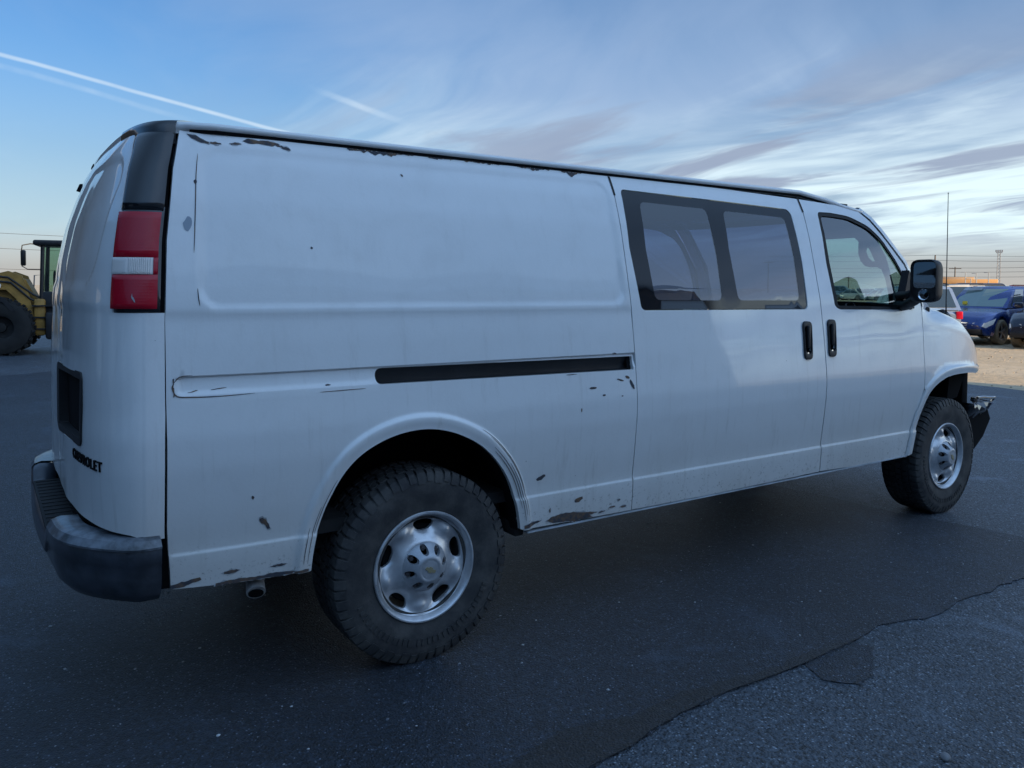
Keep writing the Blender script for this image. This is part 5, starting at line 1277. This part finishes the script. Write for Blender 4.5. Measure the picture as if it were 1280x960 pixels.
# local +x = forward (towards picture left), -y... the side facing the camera is +y after the turn
def lw(x, y, src=None):
    if src is None:
        B = MB(); B.lathe([(.24, -.18), (.30, -.21), (.46, -.21), (.56, -.17), (.585, -.10), (.585, .10), (.56, .17), (.46, .21), (.30, .21), (.24, .18)], 40)
        for k in range(22):
            for sg in (-1, 1):
                B.box((.595, .09*sg, 0), (.05, .17, .055), Matrix.Rotation(2*PI*k/22+(.14 if sg > 0 else 0), 4, 'Y') @ Matrix.Rotation(0, 4, 'X'), 0)
        w_ = B.build('wheel', M['ltyre'], LD); D = MB(); D.lathe([(.24, .16), (.22, .05), (.10, .03), (.09, .12), (0, .13)], 24); D.lathe([(.24, -.16), (.22, -.05), (.10, -.03), (.09, -.12), (0, -.13)], 24); D.build('rim', M['ltyre'], w_)
    else:
        w_ = src.copy(); COL.objects.link(w_); w_.parent = LD
        for c in src.children: c2 = c.copy(); COL.objects.link(c2); c2.parent = w_
    w_.location = (x, y, .60); return w_
lw0 = lw(.90, .78); lw(.90, -.78, lw0); lw(-.95, .78, lw0); lw(-.95, -.78, lw0)
B = MB(); B.prism([(.25, .45), (.25, 1.10), (.50, 1.62), (.85, 1.70), (1.25, 1.62), (1.45, 1.30), (1.30, .95), (1.0, .60), (.9, .40)], -.38, .38); B.build('front_frame', M['cat'], LD, ang=30)
for y in (-.50, .50):
    B = MB(); B.prism([(.30, .62), (.42, 1.30), (.55, 1.70), (.80, 1.80), (1.30, 1.66), (1.9, 1.20), (2.5, .55), (2.62, .30), (2.40, .30), (2.15, .62), (1.65, 1.12), (1.15, 1.38), (.85, 1.40), (.66, 1.20), (.62, .62)], y-.05, y+.05); B.build('lift_arm', M['cat'], LD, ang=30)
    MB().tube([(.50, y*.7, .85), (1.8, y*.7, 1.0)], .06, 10).build('lift_cylinder', M['black'], LD)
    B = MB(); B.prism([(.62, .96), (.80, 1.22), (1.18, 1.30), (1.60, 1.18), (1.84, .86), (1.76, .84), (1.52, 1.10), (1.18, 1.22), (.86, 1.14), (.70, .94)], y*1.2, y*2.0); B.build('mudguard', M['black'], LD, ang=30)
for k, (pts) in enumerate((((.05, .50, 1.12), (.35, .54, 1.30), (.80, .56, 1.66), (1.3, .56, 1.72)), ((.05, .46, 1.02), (.40, .56, 1.20), (.75, .58, 1.55), (1.2, .58, 1.60)))):
    MB().tube(spl([list(p) for p in pts], 4) if False else pts, .022, 8).build('hydraulic_hose', M['black'], LD)
for x, z, r in ((1.02, 1.48, .09), (1.25, 1.75, .11)): MB().lathe([(0, .03), (r*.8, .02), (r, 0), (r, -.05), (0, -.05)], 18, Matrix.Translation((x, .62, z))).build('work_lamp', M['headlamp'], LD)
MB().box((-.15, 0, .75), (.95, .9, .6), bev=.04).build('articulation_frame', M['void'], LD); MB().box((-1.35, 0, 1.15), (1.5, 1.15, .85), bev=.10).build('engine_cover', M['cat'], LD); MB().box((-2.1, 0, .85), (.25, 1.3, .6), bev=.05).build('counterweight', M['black'], LD)
cabx0, cabx1 = -.90, .20
for x, y in ((cabx1, .55), (cabx1, -.55), (cabx0, .55), (cabx0, -.55), (-.30, .56), (-.30, -.56)): MB().tube([(x, y, .95), (x-.05*(x > 0), y*.95, 2.38)], .040, 8).build('cab_post', M['black'], LD)
MB().box((-.35, 0, 2.42), (1.36, 1.26, .12), bev=.04).build('cab_roof', M['black'], LD); MB().box((-.35, 0, 1.08), (1.16, 1.14, .55), bev=.03).build('cab_lower_panel', M['black'], LD)
for y in (.54, -.54):
    MB().add([(cabx0, y, 1.36), (-.33, y, 1.36), (-.33, y*.96, 2.36), (cabx0, y*.96, 2.36)], [(0, 1, 2, 3)]).build('cab_window', M['cabglass'], LD, False); MB().add([(-.27, y, 1.36), (cabx1, y, 1.36), (cabx1-.05, y*.96, 2.36), (-.27, y*.96, 2.36)], [(0, 1, 2, 3)]).build('cab_window', M['cabglass'], LD, False)
MB().add([(cabx1, -.54, 1.36), (cabx1, .54, 1.36), (cabx1-.05, .52, 2.36), (cabx1-.05, -.52, 2.36)], [(0, 1, 2, 3)]).build('cab_window', M['cabglass'], LD, False)
MB().box((-.55, 0, 1.50), (.45, .5, .8), bev=.08).build('cab_seat', M['void'], LD); MB().tube([(-.02, .19*math.cos(a), 1.62+.19*math.sin(a)) for a in np.linspace(0, 2*PI, 17)[:-1]], .016, 6, True).build('cab_steering_wheel', M['void'], LD)
for y in (-.60,):
    MB().tube([(.12, y, 2.40), (.50, y+.06, 2.44), (.66, y+.08, 2.40), (.68, y+.08, 2.25)], .013, 6).build('mirror_bracket', M['black'], LD); MB().box((.66, y*1.12, 2.12), (.10, .14, .36), bev=.03).build('cab_mirror', M['black'], LD); MB().tube([(.70, y*1.12, 1.94), (.58, y*1.08, 1.86), (.15, y, 1.86)], .010, 6).build('mirror_stay', M['black'], LD)
    MB().tube([(.46, y, 1.30), (.44, y, 1.72), (.24, y, 1.74), (.22, y, 1.30)], .014, 6).build('grab_rail', M['steel'], LD)
for z in (.55, .8, 1.05): MB().box((.15, .62, z), (.42, .16, .03)).build('step', M['black'], LD)
MB().box((-.32, .60, .62), (.85, .40, .60), bev=.06).build('fuel_tank', M['black'], LD)
MB().box((.22, .50, .80), (.22, .30, .80), bev=.05).build('hinge_tower', M['cat'], LD)
B = MB(); B.prism([(2.35, .12), (3.2, .08), (3.25, .12), (2.75, .25), (2.55, .55), (2.65, .95), (2.55, .98), (2.40, .6)], -1.1, 1.1); B.build('bucket', M['steel'], LD, ang=30)
